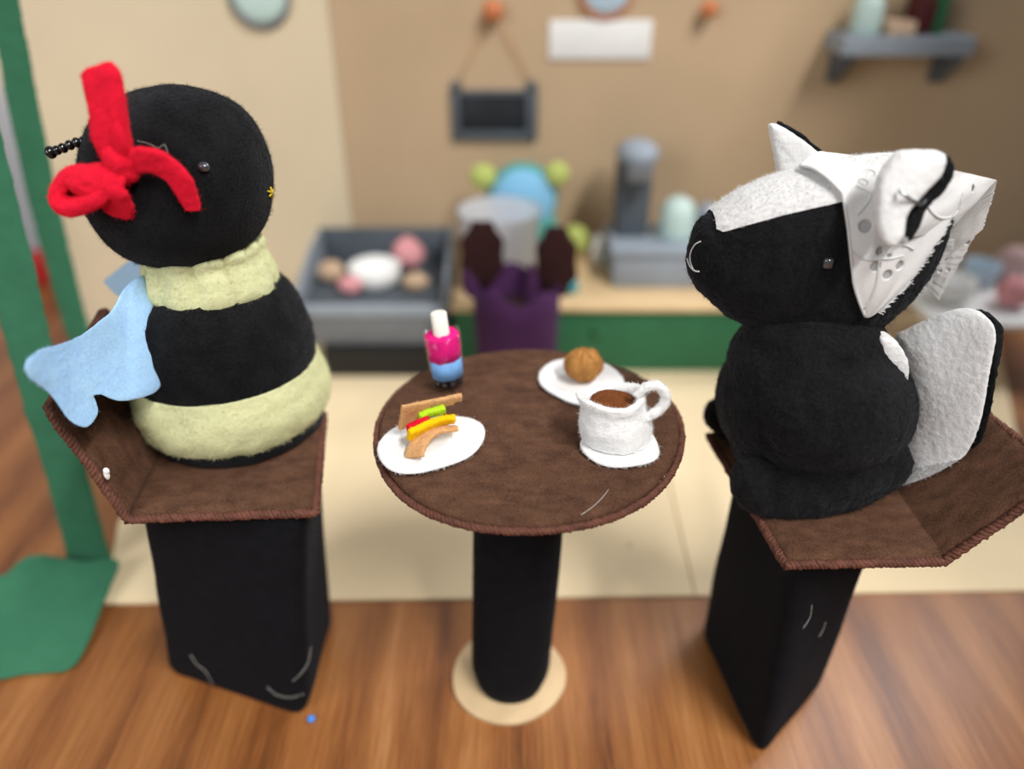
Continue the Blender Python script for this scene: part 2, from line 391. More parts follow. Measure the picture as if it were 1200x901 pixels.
# card sheets lying on the table
def prism(bm, pts, z0, z1):
    lo = [bm.verts.new((x, y, z0)) for x, y in pts]; hi = [bm.verts.new((x, y, z1)) for x, y in pts]; n = len(pts)
    for k in range(n): bm.faces.new((lo[k], lo[(k+1) % n], hi[(k+1) % n], hi[k]))
    bm.faces.new(lo[::-1]); bm.faces.new(hi)
zc = .0022
f0 = Z(122, 706, zc); f1 = Z(815, 697, zc); f2 = Z(1230, 690, zc); s1 = Z(778, 540, zc); far = .515
s1b = f1+(s1-f1)*((far-f1.y)/(s1.y-f1.y)); l1 = Z(139, 612, zc); l1b = f0+(l1-f0)*((.30-f0.y)/(l1.y-f0.y))
bm = bmesh.new(); prism(bm, [f0.xy, f1.xy-Vector((.0006, 0)), s1b.xy-Vector((.0006, 0)), (-.26, far), (-.30, .33), l1.xy], 0, zc)
tag(obj('card_sheet', bm, card, smooth=False), 'wide beige card sheet lying on the oak table behind the bee and the round table', 'card', 'beige card sheets')
bm = bmesh.new(); prism(bm, [f1.xy+Vector((.0006, 0)), f2.xy, (.56, far), s1b.xy+Vector((.0006, 0))], 0, zc*.85)
tag(obj('card_sheet', bm, card, smooth=False), 'beige card sheet to the right of the seam, running behind the stool of the skunk', 'card', 'beige card sheets')
# upright card backdrop
back = thing('cardboard_backdrop', 'tall brown cardboard backdrop standing behind the miniature cafe counters', 'backdrop', (0, .5, 0))
WY = .5
kx = A(397, 150, WY).x
bm = bmesh.new(); box(bm, ((kx+.60)/2, WY+.018, .23125), (.60-kx, .005, .4575)); obj('back_panel', bm, cardw, back, smooth=False)
le = Vector((-.475, .455)); ke = Vector((kx, WY+.012)); dv = (ke-le); nv = Vector((-dv.y, dv.x)).normalized()*.005
bm = bmesh.new(); prism(bm, [le, ke, ke+nv, le+nv], zc+.0003, .46); obj('side_panel', bm, cardl, back, smooth=False)

# ================================================================== ROUND TABLE
TZ = .185; TC = Vector((.008, .0115)); TR = .0735
tb = thing('round_table', 'small round table with brown felt top on a black felt pole and card disc', 'table', (0, 0, 0))
def blobby(a, s=0): return 1+.012*math.sin(2*a+s)+.009*math.sin(3*a+1+s)+.006*math.sin(5*a+s*2)
bm = bmesh.new()
prof = [(0, -.007), (TR*.55, -.007), (TR*.93, -.007), (TR*.985, -.0055), (TR*1.0, -.003), (TR*.99, -.0008), (TR*.96, 0)]+[(TR*q, 0) for q in (.85, .7, .5, .3, .1)]+[(0, 0)]
def topfn(c):
    a = math.atan2(c.y, c.x); k = blobby(a); c.x *= k; c.y *= k
    if c.z > -.002: c.z += .0006*noise.noise(c*40)
    return c
lathe(bm, prof, (TC.x, TC.y, TZ), 96, fn=topfn); obj('table_top', bm, brownf, tb)
bm = bmesh.new(); lathe(bm, [(0, -.0105), (TR*.86, -.0105), (TR*.93, -.009), (TR*.93, -.0065), (0, -.0065)], (TC.x-.003, TC.y-.003, TZ), 72, fn=lambda c: Vector((c.x*blobby(math.atan2(c.y, c.x), 2), c.y*blobby(math.atan2(c.y, c.x), 2), c.z)))
obj('under_layer', bm, brownf, tb)
bm = bmesh.new(); ring = []
for k in range(160):
    a = 2*PI*k/160; r = (TR+.0012)*blobby(a); ring.append((TC.x+r*math.cos(a), TC.y+r*math.sin(a), TZ-.0042+.0007*math.sin(3*a+.5)))
cord(bm, ring, .00105, .0058, 3, True, jitter=.00016); obj('rim_cord', bm, cordm, tb)
ptop = Vector((.0045, .010, TZ-.0106)); pbot = Vector((-.001, .0045, .0038))
def leanpole(c):
    t = (c.z-pbot.z)/(ptop.z-pbot.z); p = pbot.lerp(ptop, t); a = math.atan2(c.y, c.x)
    k = 1+.02*math.sin(3*a+t*4)+.012*math.sin(5*a-t*7); return Vector((p.x+c.x*k, p.y+c.y*k, c.z))
bm = bmesh.new(); R0 = .0238; hs = np.linspace(pbot.z, ptop.z, 24)
lathe(bm, [(0, pbot.z), (R0*.9, pbot.z)]+[(R0*(.985+.04*(z/.17)*(.5)), z) for z in hs[1:]]+[(0, ptop.z)], n=48, fn=leanpole); obj('pole', bm, blackfelt, tb)
bm = bmesh.new(); lathe(bm, [(0, 0), (.033, 0), (.034, .0006), (.034, .0031), (.033, .0038), (0, .0038)], (-.002, .0045, 0), 72, fn=lambda c: Vector((c.x*blobby(math.atan2(c.y, c.x), 1), c.y*blobby(math.atan2(c.y, c.x), 1), c.z)))
obj('base_disc', bm, cardedge, tb, sharp=50)

# ================================================================== STOOLS
def stool(name, label, seat, bend, top, foot, foottop, cordpts, zs, foldside):
    """seat: four (x, y) corners front-left, front-right, back-right, back-left; top: backrest upper corners; foot: footprint"""
    t = thing(name, label, 'stool', (sum(p[0] for p in foot)/4, sum(p[1] for p in foot)/4, 0))
    th = .0055
    # seat panel and backrest panel, each a rounded felt slab
    def panel(nm, quad, fold):
        q = [Vector(p) for p in quad]; n_ = (q[1]-q[0]).cross(q[3]-q[0]).normalized()
        if n_.z < 0: n_ = -n_
        bm = bmesh.new(); G = 26; g = {}
        for side in (0, 1):
            for i in range(G+1):
                for j in range(G+1):
                    u, v = i/G, j/G
                    p = q[0].lerp(q[1], u).lerp(q[3].lerp(q[2], u), v)
                    e = min([q_ for k_, q_ in enumerate((u, 1-u, v, 1-v)) if k_ != fold]); rnd = math.sqrt(max(0, 1-(1-min(1, e*9))**2))
                    wob = .0004*noise.noise(p*60)*rnd
                    off = (0 if side == 0 else -th)+(-1 if side == 0 else 1)*(th*.32*(1-rnd))+wob*(1 if side == 0 else 0)
                    g[side, i, j] = bm.verts.new(p+n_*off)
            for i in range(G):
                for j in range(G): bm.faces.new((g[side, i, j], g[side, i+1, j], g[side, i+1, j+1], g[side, i, j+1]))
        rim = [(i, 0) for i in range(G)]+[(G, j) for j in range(G)]+[(i, G) for i in range(G, 0, -1)]+[(0, j) for j in range(G, 0, -1)]
        for a, b in zip(rim, rim[1:]+rim[:1]): bm.faces.new((g[0, a[0], a[1]], g[0, b[0], b[1]], g[1, b[0], b[1]], g[1, a[0], a[1]]))
        return obj(nm, bm, brownf, t)
    s3 = [Vector((x, y, zs)) for x, y in seat]
    panel('seat', s3, foldside)
    bq = [Vector(q_) for q_ in bend(s3, top)]; bd0 = (bq[3]-bq[0]).normalized()*.003; bd1 = (bq[2]-bq[1]).normalized()*.003
    panel('backrest', [bq[0]-bd0, bq[1]-bd1, bq[2], bq[3]], 2)
    bm = bmesh.new(); cp = resample(cordpts, .004, True)
    cp = [p+Vector((noise.noise(p*90+Vector((5, 0, 0))), noise.noise(p*90), noise.noise(p*90+Vector((0, 9, 0)))))*.0006 for p in cp]
    cord(bm, cp, .00125, .0062, 3, True, jitter=.0002); obj('edging_cord', bm, cordm, t)
    # pedestal: soft felt wrapped box, its footprint lofted to its top
    bm = bmesh.new(); levels = 22
    def rnd(poly):
        P = [Vector((x, y, 0)) for x, y in poly]; out = []
        for i in range(4):
            a, b, c = P[i-1], P[i], P[(i+1) % 4]; r = .011
            p0 = b+(a-b).normalized()*r; p1 = b+(c-b).normalized()*r
            for k in range(6):
                s = k/5; out.append((1-s)**2*p0+2*s*(1-s)*b+s*s*p1)
            for k in range(1, 8): out.append(p1.lerp(c+(b-c).normalized()*r, k/8))
        return out
    A0, A1 = rnd(foot), rnd(foottop); rings = []; zt = zs-th-.0002
    for l in range(levels+1):
        f = l/levels; ring = []
        for a, b in zip(A0, A1):
            p = a.lerp(b, f); c = sum(A0, Vector())/len(A0)*(1-f)+sum(A1, Vector())/len(A1)*f
            k = 1+.03*noise.noise(Vector((p.x*30, p.y*30, f*3)))+.015*math.sin(PI*f)
            if l == 0: k *= .965
            q = c+(p-c)*k; q.z = zt*f; ring.append(bm.verts.new(q))
        rings.append(ring)
    n = len(A0)
    for a, b in zip(rings, rings[1:]):
        for k in range(n): bm.faces.new((a[k], a[(k+1) % n], b[(k+1) % n], b[k]))
    bm.faces.new(rings[0][::-1]); bm.faces.new(rings[-1])
    obj('pedestal', bm, blackfelt, t)
    return t, s3
zL = .157; zR = .152
Lfl, Lfr = Z(150, 600, zL), Z(367, 594, zL); Lbr = Vector((-.108, .062, zL)); Lbl = Vector((-.187, .065, zL))
Ltf = A(57, 474, -.017); Ltb = A(122, 360, .066)
dn_ = Vector((0, 0, -.003))
def off(P, d=.0012): 
    c = sum(P, Vector())/len(P); return [p+(p-c).normalized()*d+dn_ for p in P]
cl = off([Lfl, Lfr, Lbr, Lbl, Ltb, Ltf])
stoolL, _ = stool('felt_stool', 'left stool of brown felt seat and tall black pedestal, under the bee', [Lfl.xy, Lfr.xy, Lbr.xy, Lbl.xy],
    lambda s, tp: [s[3], s[0], tp[0], tp[1]], (Ltf, Ltb), [(-.1195, -.0245), (-.117, .05), (-.196, .068), (-.2135, .0085)][::-1],
    [(-.099, -.0225), (-.108, .050), (-.174, .056), (-.184, -.012)][::-1], cl, zL, 0)
bm = bmesh.new(); gp = A(125, 556, -.0235); ellips(bm, gp, (.0013, .0011, .0029)); ellips(bm, gp+Vector((.0004, 0, .002)), (.0014, .0012, .0018))
obj('glue_blob', bm, gluem, stoolL)
Rfl, Rfr = Z(924, 655, zR), Z(1106, 650, zR); Rbl = Z(834, 506, zR); Rbr = Vector((.190, .047, zR))
Rtf = A(1250, 552, -.045); Rtb = A(1105, 443, .052)
cr_pts = off([Rfl, Rfr, Rtf, Rtb, Rbr, Rbl])
stoolR, _ = stool('felt_stool', 'right stool of brown felt seat and black pedestal turned cornerwise, under the skunk', [Rfl.xy, Rfr.xy, Rbr.xy, Rbl.xy],
    lambda s, tp: [s[1], s[2], tp[1], tp[0]], (Rtf, Rtb), [(.1365, -.0505), (.189, .0005), (.176, .082), (.1215, .0395)],
    [(.136, -.040), (.1835, -.014), (.175, .050), (.118, .030)], cr_pts, zR, 1)

# ================================================================== BEE
bB = Vector((-.1495, .050, zL)); tilt = Matrix.Rotation(math.radians(-2.0), 4, 'Y') @ Matrix.Rotation(math.radians(-1), 4, 'X')
bee = thing('felt_bee', 'stuffed bee with cream and black bands and a red bow on its black head', 'toy', bB)
BM = Matrix.Translation(bB) @ tilt
bn = (Ltf-Lfl).cross(Lbl-Lfl).normalized()
if bn.x < 0: bn = -bn
def seatclamp(me, plane=True):
    for v in me.vertices:
        p = v.co
        if plane and p.z < .235:
            d = (p-Lfl).dot(bn)
            if d < .0026: p += bn*(.0026-d)
        if p.z < zL+.0004: p.z = zL+.0004
        v.co = p
def band(name, prof, mat, lum=(.0009, .012), fn=None, smooth=True, sy=.95):
    pts = [p for p in spline([(r, 0, z) for r, z in prof], 8)]
    bm = bmesh.new(); lathe(bm, [(max(p.x, 0), p.z) for p in pts], n=128, sy=sy, fn=fn)
    me = bpy.data.meshes.new(name); bmesh.ops.recalc_face_normals(bm, faces=bm.faces); bm.to_mesh(me); bm.free()
    lump(me, *lum); me.transform(BM); seatclamp(me)
    return link_mesh(name, me, mat, bee)
band('body_base', [(0, .0), (.040, .0), (.0455, .003), (.047, .008), (.046, .012), (.03, .0125)], black)
creamo = band('cream_band', [(.036, .0065), (.0452, .0068), (.0496, .012), (.0515, .020), (.0508, .028), (.0482, .0365), (.0465, .0392), (.04, .0395)], cream)
band('black_band', [(.04, .0385), (.0462, .0386), (.0472, .042), (.0474, .050), (.0462, .060), (.0432, .0705), (.0385, .0785), (.031, .0835), (.025, .084)], black)
def ruff(c):
    a = math.atan2(c.y, c.x); t = min(1, max(0, (c.z-.076)/.026))
    s = .5+.5*math.sin(13*a+1.3*math.sin(3*a)); g = abs(math.sin(6.5*a+.7*math.sin(2*a)))**.6
    k = 1+.10*(g-.6)*(.5+.7*t)+.03*noise.noise(Vector((c.x*70, c.y*70, c.z*40)))
    return Vector((c.x*k+.0030, c.y*k, c.z+.0018*math.sin(5*a)*(1-t)+.0015*(g-.5)))
band('ruffled_collar', [(.026, .079), (.0290, .0785), (.0318, .0805), (.0318, .086), (.0296, .093), (.0280, .098), (.0285, .1025), (.026, .1050), (.018, .106)], cream, (.0006, .006), ruff)
hc = A(210, 211, .05); HS = mpp(hc)
HM = Matrix.Rotation(math.radians(-32), 4, 'Y')
bm = bmesh.new(); ellips(bm, (0, 0, 0), (1, 1, 1), None, 96, 64)
for v in bm.verts:
    p = v.co.copy(); k = 1+.018*math.sin(4*math.atan2(p.z, p.x)+.6)*(1-abs(p.y))+.015*noise.noise(p*2.2)
    seam = math.exp(-(p.y/.05)**2)*.012
    v.co = Vector((p.x*.0436, p.y*.0412, p.z*.0402))*(k+seam)
me = bpy.data.meshes.new('head'); bm.to_mesh(me); bm.free(); me.transform(Matrix.Translation(hc) @ HM)
# fit: the outline leans, wider from upper right to lower left
head = link_mesh('head', me, black, bee)
from mathutils.bvhtree import BVHTree
def hitter(meshes):
    V, Fc = [], []
    for m, loc in meshes:
        b = len(V); V += [v.co+loc for v in m.vertices]; Fc += [tuple(b+i for i in p.vertices) for p in m.polygons]
    t = BVHTree.FromPolygons(V, Fc)
    def hit(px, py, lift=0):
        d = ray(px, py).normalized(); h = t.ray_cast(CAM, d)
        if h[0] is None: return None, None
        nn = h[1] if h[1].dot(d) < 0 else -h[1]
        return h[0]+nn*lift, nn
    return hit
hithead = hitter([(head.data, bee.location)])
p, nn = hithead(238, 196, .0006)
bm = bmesh.new(); ellips(bm, p, (.0026, .0022, .0022)); obj('eye', bm, beadg, bee)
bm = bmesh.new()
for a, b in (((313, 224), (319, 227)), ((315, 230), (319, 222)), ((316, 219), (318, 232))):
    pa, pb = hithead(*a, .0004)[0], hithead(*b, .0004)[0]
    if pa and pb: tube(bm, [pa, (pa+pb)/2+Vector((.0003, -.0003, .0003)), pb], .00045, 8)
obj('mouth_stitch', bm, goldm, bee)
# antennae of beads
def antenna(pts, rads):
    o = None
    bm = bmesh.new(); tube(bm, [pts[0]+(pts[0]-pts[1])*.6, *pts], .0005, 6); root = obj('antenna', bm, beadm, bee)
    for i, (p, r) in enumerate(zip(pts, rads)):
        t = (pts[min(i+1, len(pts)-1)]-pts[max(i-1, 0)]).to_track_quat('Z', 'Y').to_matrix()
        bm = bmesh.new(); ellips(bm, p, (r, r, r*.8), t, 16, 12); obj('bead', bm, beadm, root)
ant = [A(x, y, .034) for x, y in ((103.5, 165), (98, 165.5), (90, 167), (82, 170), (74, 173.5), (67, 176))]+[A(59.5, 178.5, .034)]
antenna(ant, [.0020, .0021, .0022, .0022, .0022, .0021, .0028])
ant2 = [A(x, y, .082) for x, y in ((160, 128), (153, 121), (146, 116), (139, 111), (132, 106))]
antenna(ant2, [.0022, .0022, .0022, .0022, .0027])
# red bow: felt strips tied at the side of the head
bow = bpy.data.objects.new('bow', None)
YB = .006
def strip(name, pts, widths, wdir, thick=.0032, parent=None, lum=True):
    P3 = [A(x, y, Y) for x, y, Y in pts]; path = spline(P3, 8); m = len(path)
    W = [float(np.interp(i/(m-1), np.linspace(0, 1, len(widths)), widths))*.00042 for i in range(m)]
    if isinstance(wdir, list):
        wd = [Vector(np.array([np.interp(i/(m-1), np.linspace(0, 1, len(wdir)), [q[k] for q in wdir]) for k in range(3)])) for i in range(m)]
    else: wd = wdir
    bm = bmesh.new(); ribbon(bm, path, wd, W, thick); me = remeshed(bm, .0007, 2); lump(me, .0003, .004)
    return link_mesh(name, me, redf, parent)
knot = []
bm = bmesh.new(); ellips(bm, A(143, 190, YB), (.0068, .0055, .0062)); ellips(bm, A(148, 199, YB), (.005, .0045, .0055)); ellips(bm, A(136, 183, YB), (.005, .005, .006))
me = remeshed(bm, .0008, 4); lump(me, .0006, .004); bowo = link_mesh('bow', me, redf, bee)
strip('bow_loop', [(139, 186, YB+.002), (131, 163, YB), (127, 135, YB), (122, 105, YB+.001), (118, 86, YB+.002), (117, 80, YB+.003)], [30, 38, 36, 37, 37, 26], (1, -.15, .15), .0058, bowo)
strip('bow_loop', [(147, 184, YB-.001), (141, 165, YB-.003), (136, 140, YB-.002), (131, 112, YB), (124, 86, YB+.003)], [13, 15, 12, 11, 12], (.85, -.3, .15), .004, bowo)
strip('bow_tail', [(148, 193, YB), (170, 187, YB-.002), (192, 194, YB), (212, 213, YB+.001), (227, 246, YB+.004)], [22, 27, 26, 25, 15], [(.2, -.3, 1), (.1, -.3, 1), (.45, -.2, .8), (.75, -.2, .5), (.95, -.1, .25)], .0034, bowo)
strip('bow_loop', [(138, 196, YB+.002), (112, 202, YB+.001), (84, 206, YB), (69, 222, YB-.001), (74, 240, YB-.003), (92, 241, YB-.004), (116, 230, YB-.004), (131, 214, YB-.002)], [16, 17, 19, 20, 20, 20, 20, 16], (.12, -1, -.35), .0062, bowo)
strip('bow_tail', [(140, 200, YB-.002), (128, 214, YB-.0045), (127, 224, YB-.005), (136, 240, YB-.001), (140, 252, YB+.002)], [20, 30, 38, 34, 26], (1, 0, -.25), .0035, bowo)
bm = bmesh.new(); ellips(bm, A(108, 216, YB-.003), (.0105, .004, .0058)); me = remeshed(bm, .0008, 3); lump(me, .0008, .004); link_mesh('bow_fold', me, redf, bowo)
me = pxslab([(70, 236), (73, 218), (88, 209), (112, 206), (132, 214), (120, 236), (90, 244)], .004, YB+.0045, 3, voxel=.0008, smooth=4); lump(me, .0004, .004); link_mesh('bow_fold', me, redf, bowo)
strip('bow_tail', [(152, 240, .080), (141, 262, .083), (131, 281, .086)], [18, 20, 16], (1, 0, .4), .0034, bowo)
# wings
wing = [(166, 323), (146, 337), (133, 361), (102, 388), (75, 403), (42, 413), (32, 424), (36, 439), (58, 456), (71, 472), (84, 490), (102, 498), (111, 492), (113, 481), (108, 465), (120, 460), (138, 467), (155, 467), (178, 461), (189, 450), (194, 423), (191, 392), (182, 363), (173, 341)]
wy = lambda x, y: .004+.012*max(0, (x-105)/85)**2-.050*max(0, (155-x)/118)**1.5+.022*(420-y)/100
me = pxslab(wing, .0034, wy, 3, voxel=.0008, smooth=5, puff=.0022, puffw=.008); lump(me, .0003, .007)
w1 = link_mesh('wing', me, bluef, bee); w1['label'] = 'near wing, large light blue fleece'
me = pxslab([(121, 329), (150, 306), (180, 293), (205, 312), (196, 340), (165, 352), (137, 346)], .003, lambda x, y: .074+.036*(350-y)/55, 1, voxel=.0008, smooth=4)
w2 = link_mesh('wing', me, palebluef, bee); w2['label'] = 'far wing, pale blue felt'

# ================================================================== SKUNK
SY = .028
sk = thing('felt_skunk', 'stuffed black and white skunk wearing a white eyelet kerchief, seated on the right stool', 'toy', (.155, SY, zR))
def E(px, py, Y, rx, ry, rdep, rot=0):
    c = A(px, py, Y); k = mpp(c); return c, (rx*k, rdep, ry*k), Matrix.Rotation(math.radians(rot), 3, 'Y')
def skclamp(me, lift=.0004):
    for v in me.vertices:
        if v.co.z < zR+lift and v.co.x > Rbl.x-.0: v.co.z = max(v.co.z, zR+lift)
bm = bmesh.new()
for q in (E(955, 392, .016, 82, 40, .028), E(950, 425, .016, 97, 62, .036), E(952, 470, .016, 106, 75, .043), E(955, 515, .016, 100, 60, .042), E(1000, 470, .012, 64, 52, .024, 20),
          E(880, 470, .016, 38, 60, .03), E(905, 510, SY-.005, 50, 50, .03), E(1010, 470, .016, 54, 68, .034), E(968, 472, .002, 98, 78, .036, 8)): ellips(bm, *q)
me = remeshed(bm, .00105, 60); lump(me, .0005, .006); me.update(); lump(me, .00042, .0019); skclamp(me); link_mesh('body', me, black, sk)
def limb(name, pts, rads):
    P = spline([A(*p) for p in pts], 6); m = len(P)
    bm = bmesh.new()
    for i, p in enumerate(P):
        r = float(np.interp(i/(m-1), np.linspace(0, 1, len(rads)), rads))*mpp(p); ellips(bm, p, (r, r, r), None, 20, 14)
    me = remeshed(bm, .001, 10); lump(me, .0006, .005); me.update(); lump(me, .00042, .0019); skclamp(me); return link_mesh(name, me, black, sk)
limb('leg', [(1030, 541, -.002), (985, 560, -.008), (935, 570, -.012), (895, 572, -.012), (884, 560, -.012)], [36, 40, 38, 34, 28])
limb('leg', [(930, 530, .05), (895, 520, .050), (862, 496, .047), (847, 486, .047)], [34, 28, 24, 22])
# head: loft of sections along the snout axis
HX = [806, 811, 820, 835, 860, 890, 920, 950, 980, 1010, 1040, 1065, 1085, 1100, 1108]
HT = [290, 266, 253, 244.5, 225, 210.5, 201, 193, 188, 185, 185, 188, 196, 212, 240]
HB = [313, 325, 337, 350, 369, 380, 386, 391, 394, 394, 380, 358, 333, 296, 262]
HW = [8, 21, 33, 44, 57, 66, 72, 76, 78, 76, 71, 62, 50, 32, 10]
def hsec(x):
    t, b, wd = (float(np.interp(x, HX, q)) for q in (HT, HB, HW))
    a, c = A(x, t, SY), A(x, b, SY); m = (a+c)/2; return m, (a-c).length/2*.95, wd*mpp(m)
def hpt(x, ph, lift=0):
    m, h, wd = hsec(x); cz, sy = math.cos(ph), math.sin(ph)
    # slightly squarer than an ellipse
    e = .92; q = Vector((0, -math.copysign(abs(sy)**e, sy)*(wd+lift), math.copysign(abs(cz)**e, cz)*(h+lift)))
    return m+q
def hsurf(x0, x1, nx, ph0, ph1, npx, lift=0, close=False, ends=False):
    bm = bmesh.new(); xs = [x0+(x1-x0)*i/nx for i in range(nx+1)]; rows = []
    for x in xs:
        rows.append([bm.verts.new(hpt(x, (ph0(x) if callable(ph0) else ph0)+((ph1(x) if callable(ph1) else ph1)-(ph0(x) if callable(ph0) else ph0))*j/npx, lift(x, j/npx) if callable(lift) else lift)) for j in range(npx+(0 if close else 1))])
    n = len(rows[0])
    for a, b in zip(rows, rows[1:]):
        for j in range(n if close else n-1): bm.faces.new((a[j], a[(j+1) % n], b[(j+1) % n], b[j]))
    if ends: bm.faces.new(rows[0][::-1]); bm.faces.new(rows[-1])
    return bm
bm = hsurf(806, 1108, 210, 0, 2*PI, 230, 0, True, True); me = bpy.data.meshes.new('head'); bmesh.ops.recalc_face_normals(bm, faces=bm.faces)
bmesh.ops.smooth_vert(bm, verts=bm.verts, factor=.5, use_axis_x=True, use_axis_y=True, use_axis_z=True)
bm.to_mesh(me); bm.free(); lump(me, .0005, .005); me.update(); lump(me, .0003, .0019); shead = link_mesh('head', me, black, sk)
pw = lambda x: math.radians(float(np.interp(x, [826, 834, 860, 990, 1110], [36, 44, 45, 38, 34])))
bm = hsurf(828, 1085, 90, lambda x: -pw(x), pw, 40, lambda x, t: .0009*min(1, min(t, 1-t)*10)*min(1, (x-827)/6)+.0007)
me = bpy.data.meshes.new('face_stripe'); bmesh.ops.recalc_face_normals(bm, faces=bm.faces); bm.to_mesh(me); bm.free(); lump(me, .0003, .0025)
link_mesh('face_stripe', me, whitef, sk)
hits = hitter([(shead.data, sk.location)])
p, nn = hits(970, 308, .0005); bm = bmesh.new()
box(bm, (0, 0, 0), (.0042, .0028, .0046), .001); 
bmesh.ops.transform(bm, matrix=Matrix.Translation(p), verts=bm.verts); obj('eye', bm, beadg, sk)
bm = bmesh.new()
pp = [hits(*q, .0005)[0] for q in ((822, 283), (815, 287), (810.5, 296), (810, 305), (813, 315))]
tube(bm, spline(pp, 6), .0003, 8)
pp = [hits(*q, .0005)[0] for q in ((806.5, 303), (810, 312), (815, 317), (820, 317.5))]
tube(bm, spline([q for q in pp if q], 6), .0004, 8); obj('mouth_stitch', bm, threadm, sk)
# tail
tailo = [(1052, 398), (1062, 391), (1085, 380), (1112, 369), (1136, 364.5), (1152, 368), (1161, 379), (1162, 397), (1155, 432), (1149, 470), (1138, 508), (1118, 542), (1092, 566), (1060, 580), (1014, 590), (1014, 560), (1036, 500), (1050, 455), (1048, 420)]
rn = (Rtf-Rfr).cross(Rbr-Rfr).normalized()
if rn.x > 0: rn = -rn
def backclamp(me, lift):
    for v in me.vertices:
        d = (v.co-Rfr).dot(rn)
        if d < lift and v.co.z < .2: v.co += rn*(lift-d)
ty = lambda x, y: .002-.031*min(1, max(0, (x-1040)/120))+.034*(590-y)/225+.02*max(0, (1040-x)/60)
me = pxslab(tailo, .007, ty, 3, voxel=.001, smooth=5, puff=.004, puffw=.014); lump(me, .00028, .0022); backclamp(me, .0075); above(me, zR+.0005)
tl = link_mesh('tail', me, whitef, sk)
me = pxslab([(x+10, y+1) for x, y in tailo], .006, lambda x, y: ty(x, y)+.0065, 3, voxel=.001, smooth=5, puff=.002, puffw=.01); lump(me, .0006, .004); backclamp(me, .0035); above(me, zR+.0005)
tk = link_mesh('tail_back', me, black, tl); tk['label'] = 'black back of the tail'
me = pxslab([(1028, 392), (1046, 396), (1058, 412), (1061, 432), (1056, 458), (1040, 470), (1020, 430)], .008, .003, 3, voxel=.0009, smooth=4, puff=.002); lump(me, .0004, .003)
link_mesh('back_stripe', me, whitef, sk)
# ears
me = pxslab([(901, 150), (905, 145.5), (913, 147), (935, 160), (958, 178), (970, 190), (960, 206), (932, 212), (914, 208), (907, 180)], .005, .052, 3, voxel=.0008, smooth=4, puff=.002, puffw=.008); lump(me, .0003, .003)
ear = link_mesh('ear', me, whitef, sk); ear['label'] = 'far ear'
me = pxslab([(911, 146), (922, 147), (940, 157), (952, 168), (966, 180), (968, 200), (930, 200)], .005, .057, 3, voxel=.0008, smooth=4); lump(me, .0004, .003)
link_mesh('ear_back', me, black, ear)
ey = lambda x, y: -.018+.016*(290-y)/110
e1 = [(1051, 180), (1071, 176.5), (1100, 177), (1106, 183), (1101, 203), (1078, 228), (1060, 252), (1057, 275), (1043, 287), (1029, 275), (1026, 241), (1030, 208)]
me = pxslab(e1, .004, ey, 3, voxel=.0008, smooth=4, puff=.003, puffw=.01); lump(me, .0003, .003)
ear2 = link_mesh('ear', me, whitef, sk); ear2['label'] = 'near ear, pinned through the kerchief'
me = pxslab([(1100, 180), (1111, 184), (1118, 196), (1111, 214), (1099, 229), (1086, 241), (1079, 254), (1070, 276), (1057, 281), (1045, 262), (1056, 232), (1076, 205)], .004, lambda x, y: ey(x, y)+.0052, 3, voxel=.0008, smooth=4); lump(me, .0005, .003)
link_mesh('ear_back', me, black, ear2)
bm = bmesh.new(); tube(bm, spline([A(1054, 223, -.014), A(1060, 229, -.0165), A(1069, 235, -.0145), A(1079, 238.5, -.012), A(1084, 235, -.0085)], 8), .00075, 8); obj('wire_pin', bm, metal, ear2)
# kerchief: eyelet cotton over the head
def kpt(u, v):
    ph = math.radians(-112+224*v); d = abs(math.degrees(ph))
    sgn = 1 if ph > 0 else -1
    xf = float(np.interp(d, [0, 20, 37, 60, 90, 112], [938, 962, 986, 993, 1000, 1014]))
    xb = float(np.interp(d, [0, 35, 60, 75, 90, 112], [1108, 1108, 1108, 1102, 1076, 1020]))
    x = xf+(xb-xf)*u
    lift = .0017+.0035*math.exp(-(u/.16)**2)*math.exp(-((d-16)/26)**2)+.0006*noise.noise(Vector((u*5, v*9, 0)))
    lift += .0012*math.exp(-((d-60)/25)**2)*math.sin(u*6)
    tgt = x; p = hpt(x, ph, lift)
    for _ in range(2):
        d = p-CAM; got = 600+FPX*d.x/d.dot(FW); x = min(1107.5, x+(tgt-got)); p = hpt(x, ph, lift)
    return p, x, ph
def eyelet_cloth(name, nu, nv, fn, holes, thick=.0004, parent=None):
    bm = bmesh.new(); g = [[bm.verts.new(fn(i/nu, j/nv)) for j in range(nv+1)] for i in range(nu+1)]
    faces = []
    for i in range(nu):
        for j in range(nv):
            c = (g[i][j].co+g[i+1][j+1].co)/2
            if any(((c-h)).length < r for h, r in holes): continue
            bm.faces.new((g[i][j], g[i+1][j], g[i+1][j+1], g[i][j+1]))
    for v in [v for v in bm.verts if not v.link_faces]: bm.verts.remove(v)
    bmesh.ops.recalc_face_normals(bm, faces=bm.faces)
    me = bpy.data.meshes.new(name); bm.to_mesh(me); bm.free()
    o = link_mesh(name, me, cottonm, parent)
    s = o.modifiers.new('thickness', 'SOLIDIFY'); s.thickness = thick; s.offset = 0
    return o
def surf_hits(fn, nu, nv):
    bm = bmesh.new(); g = [[bm.verts.new(fn(i/nu, j/nv)) for j in range(nv+1)] for i in range(nu+1)]
    for i in range(nu):
        for j in range(nv): bm.faces.new((g[i][j], g[i+1][j], g[i+1][j+1], g[i][j+1]))
    bm.normal_update(); t = BVHTree.FromBMesh(bm); bm.free()
    def hit(px, py):
        h = t.ray_cast(CAM, ray(px, py).normalized()); return h[0], h[1]
    return hit
kf = lambda u, v: kpt(u, v)[0]
kh = surf_hits(kf, 60, 120)
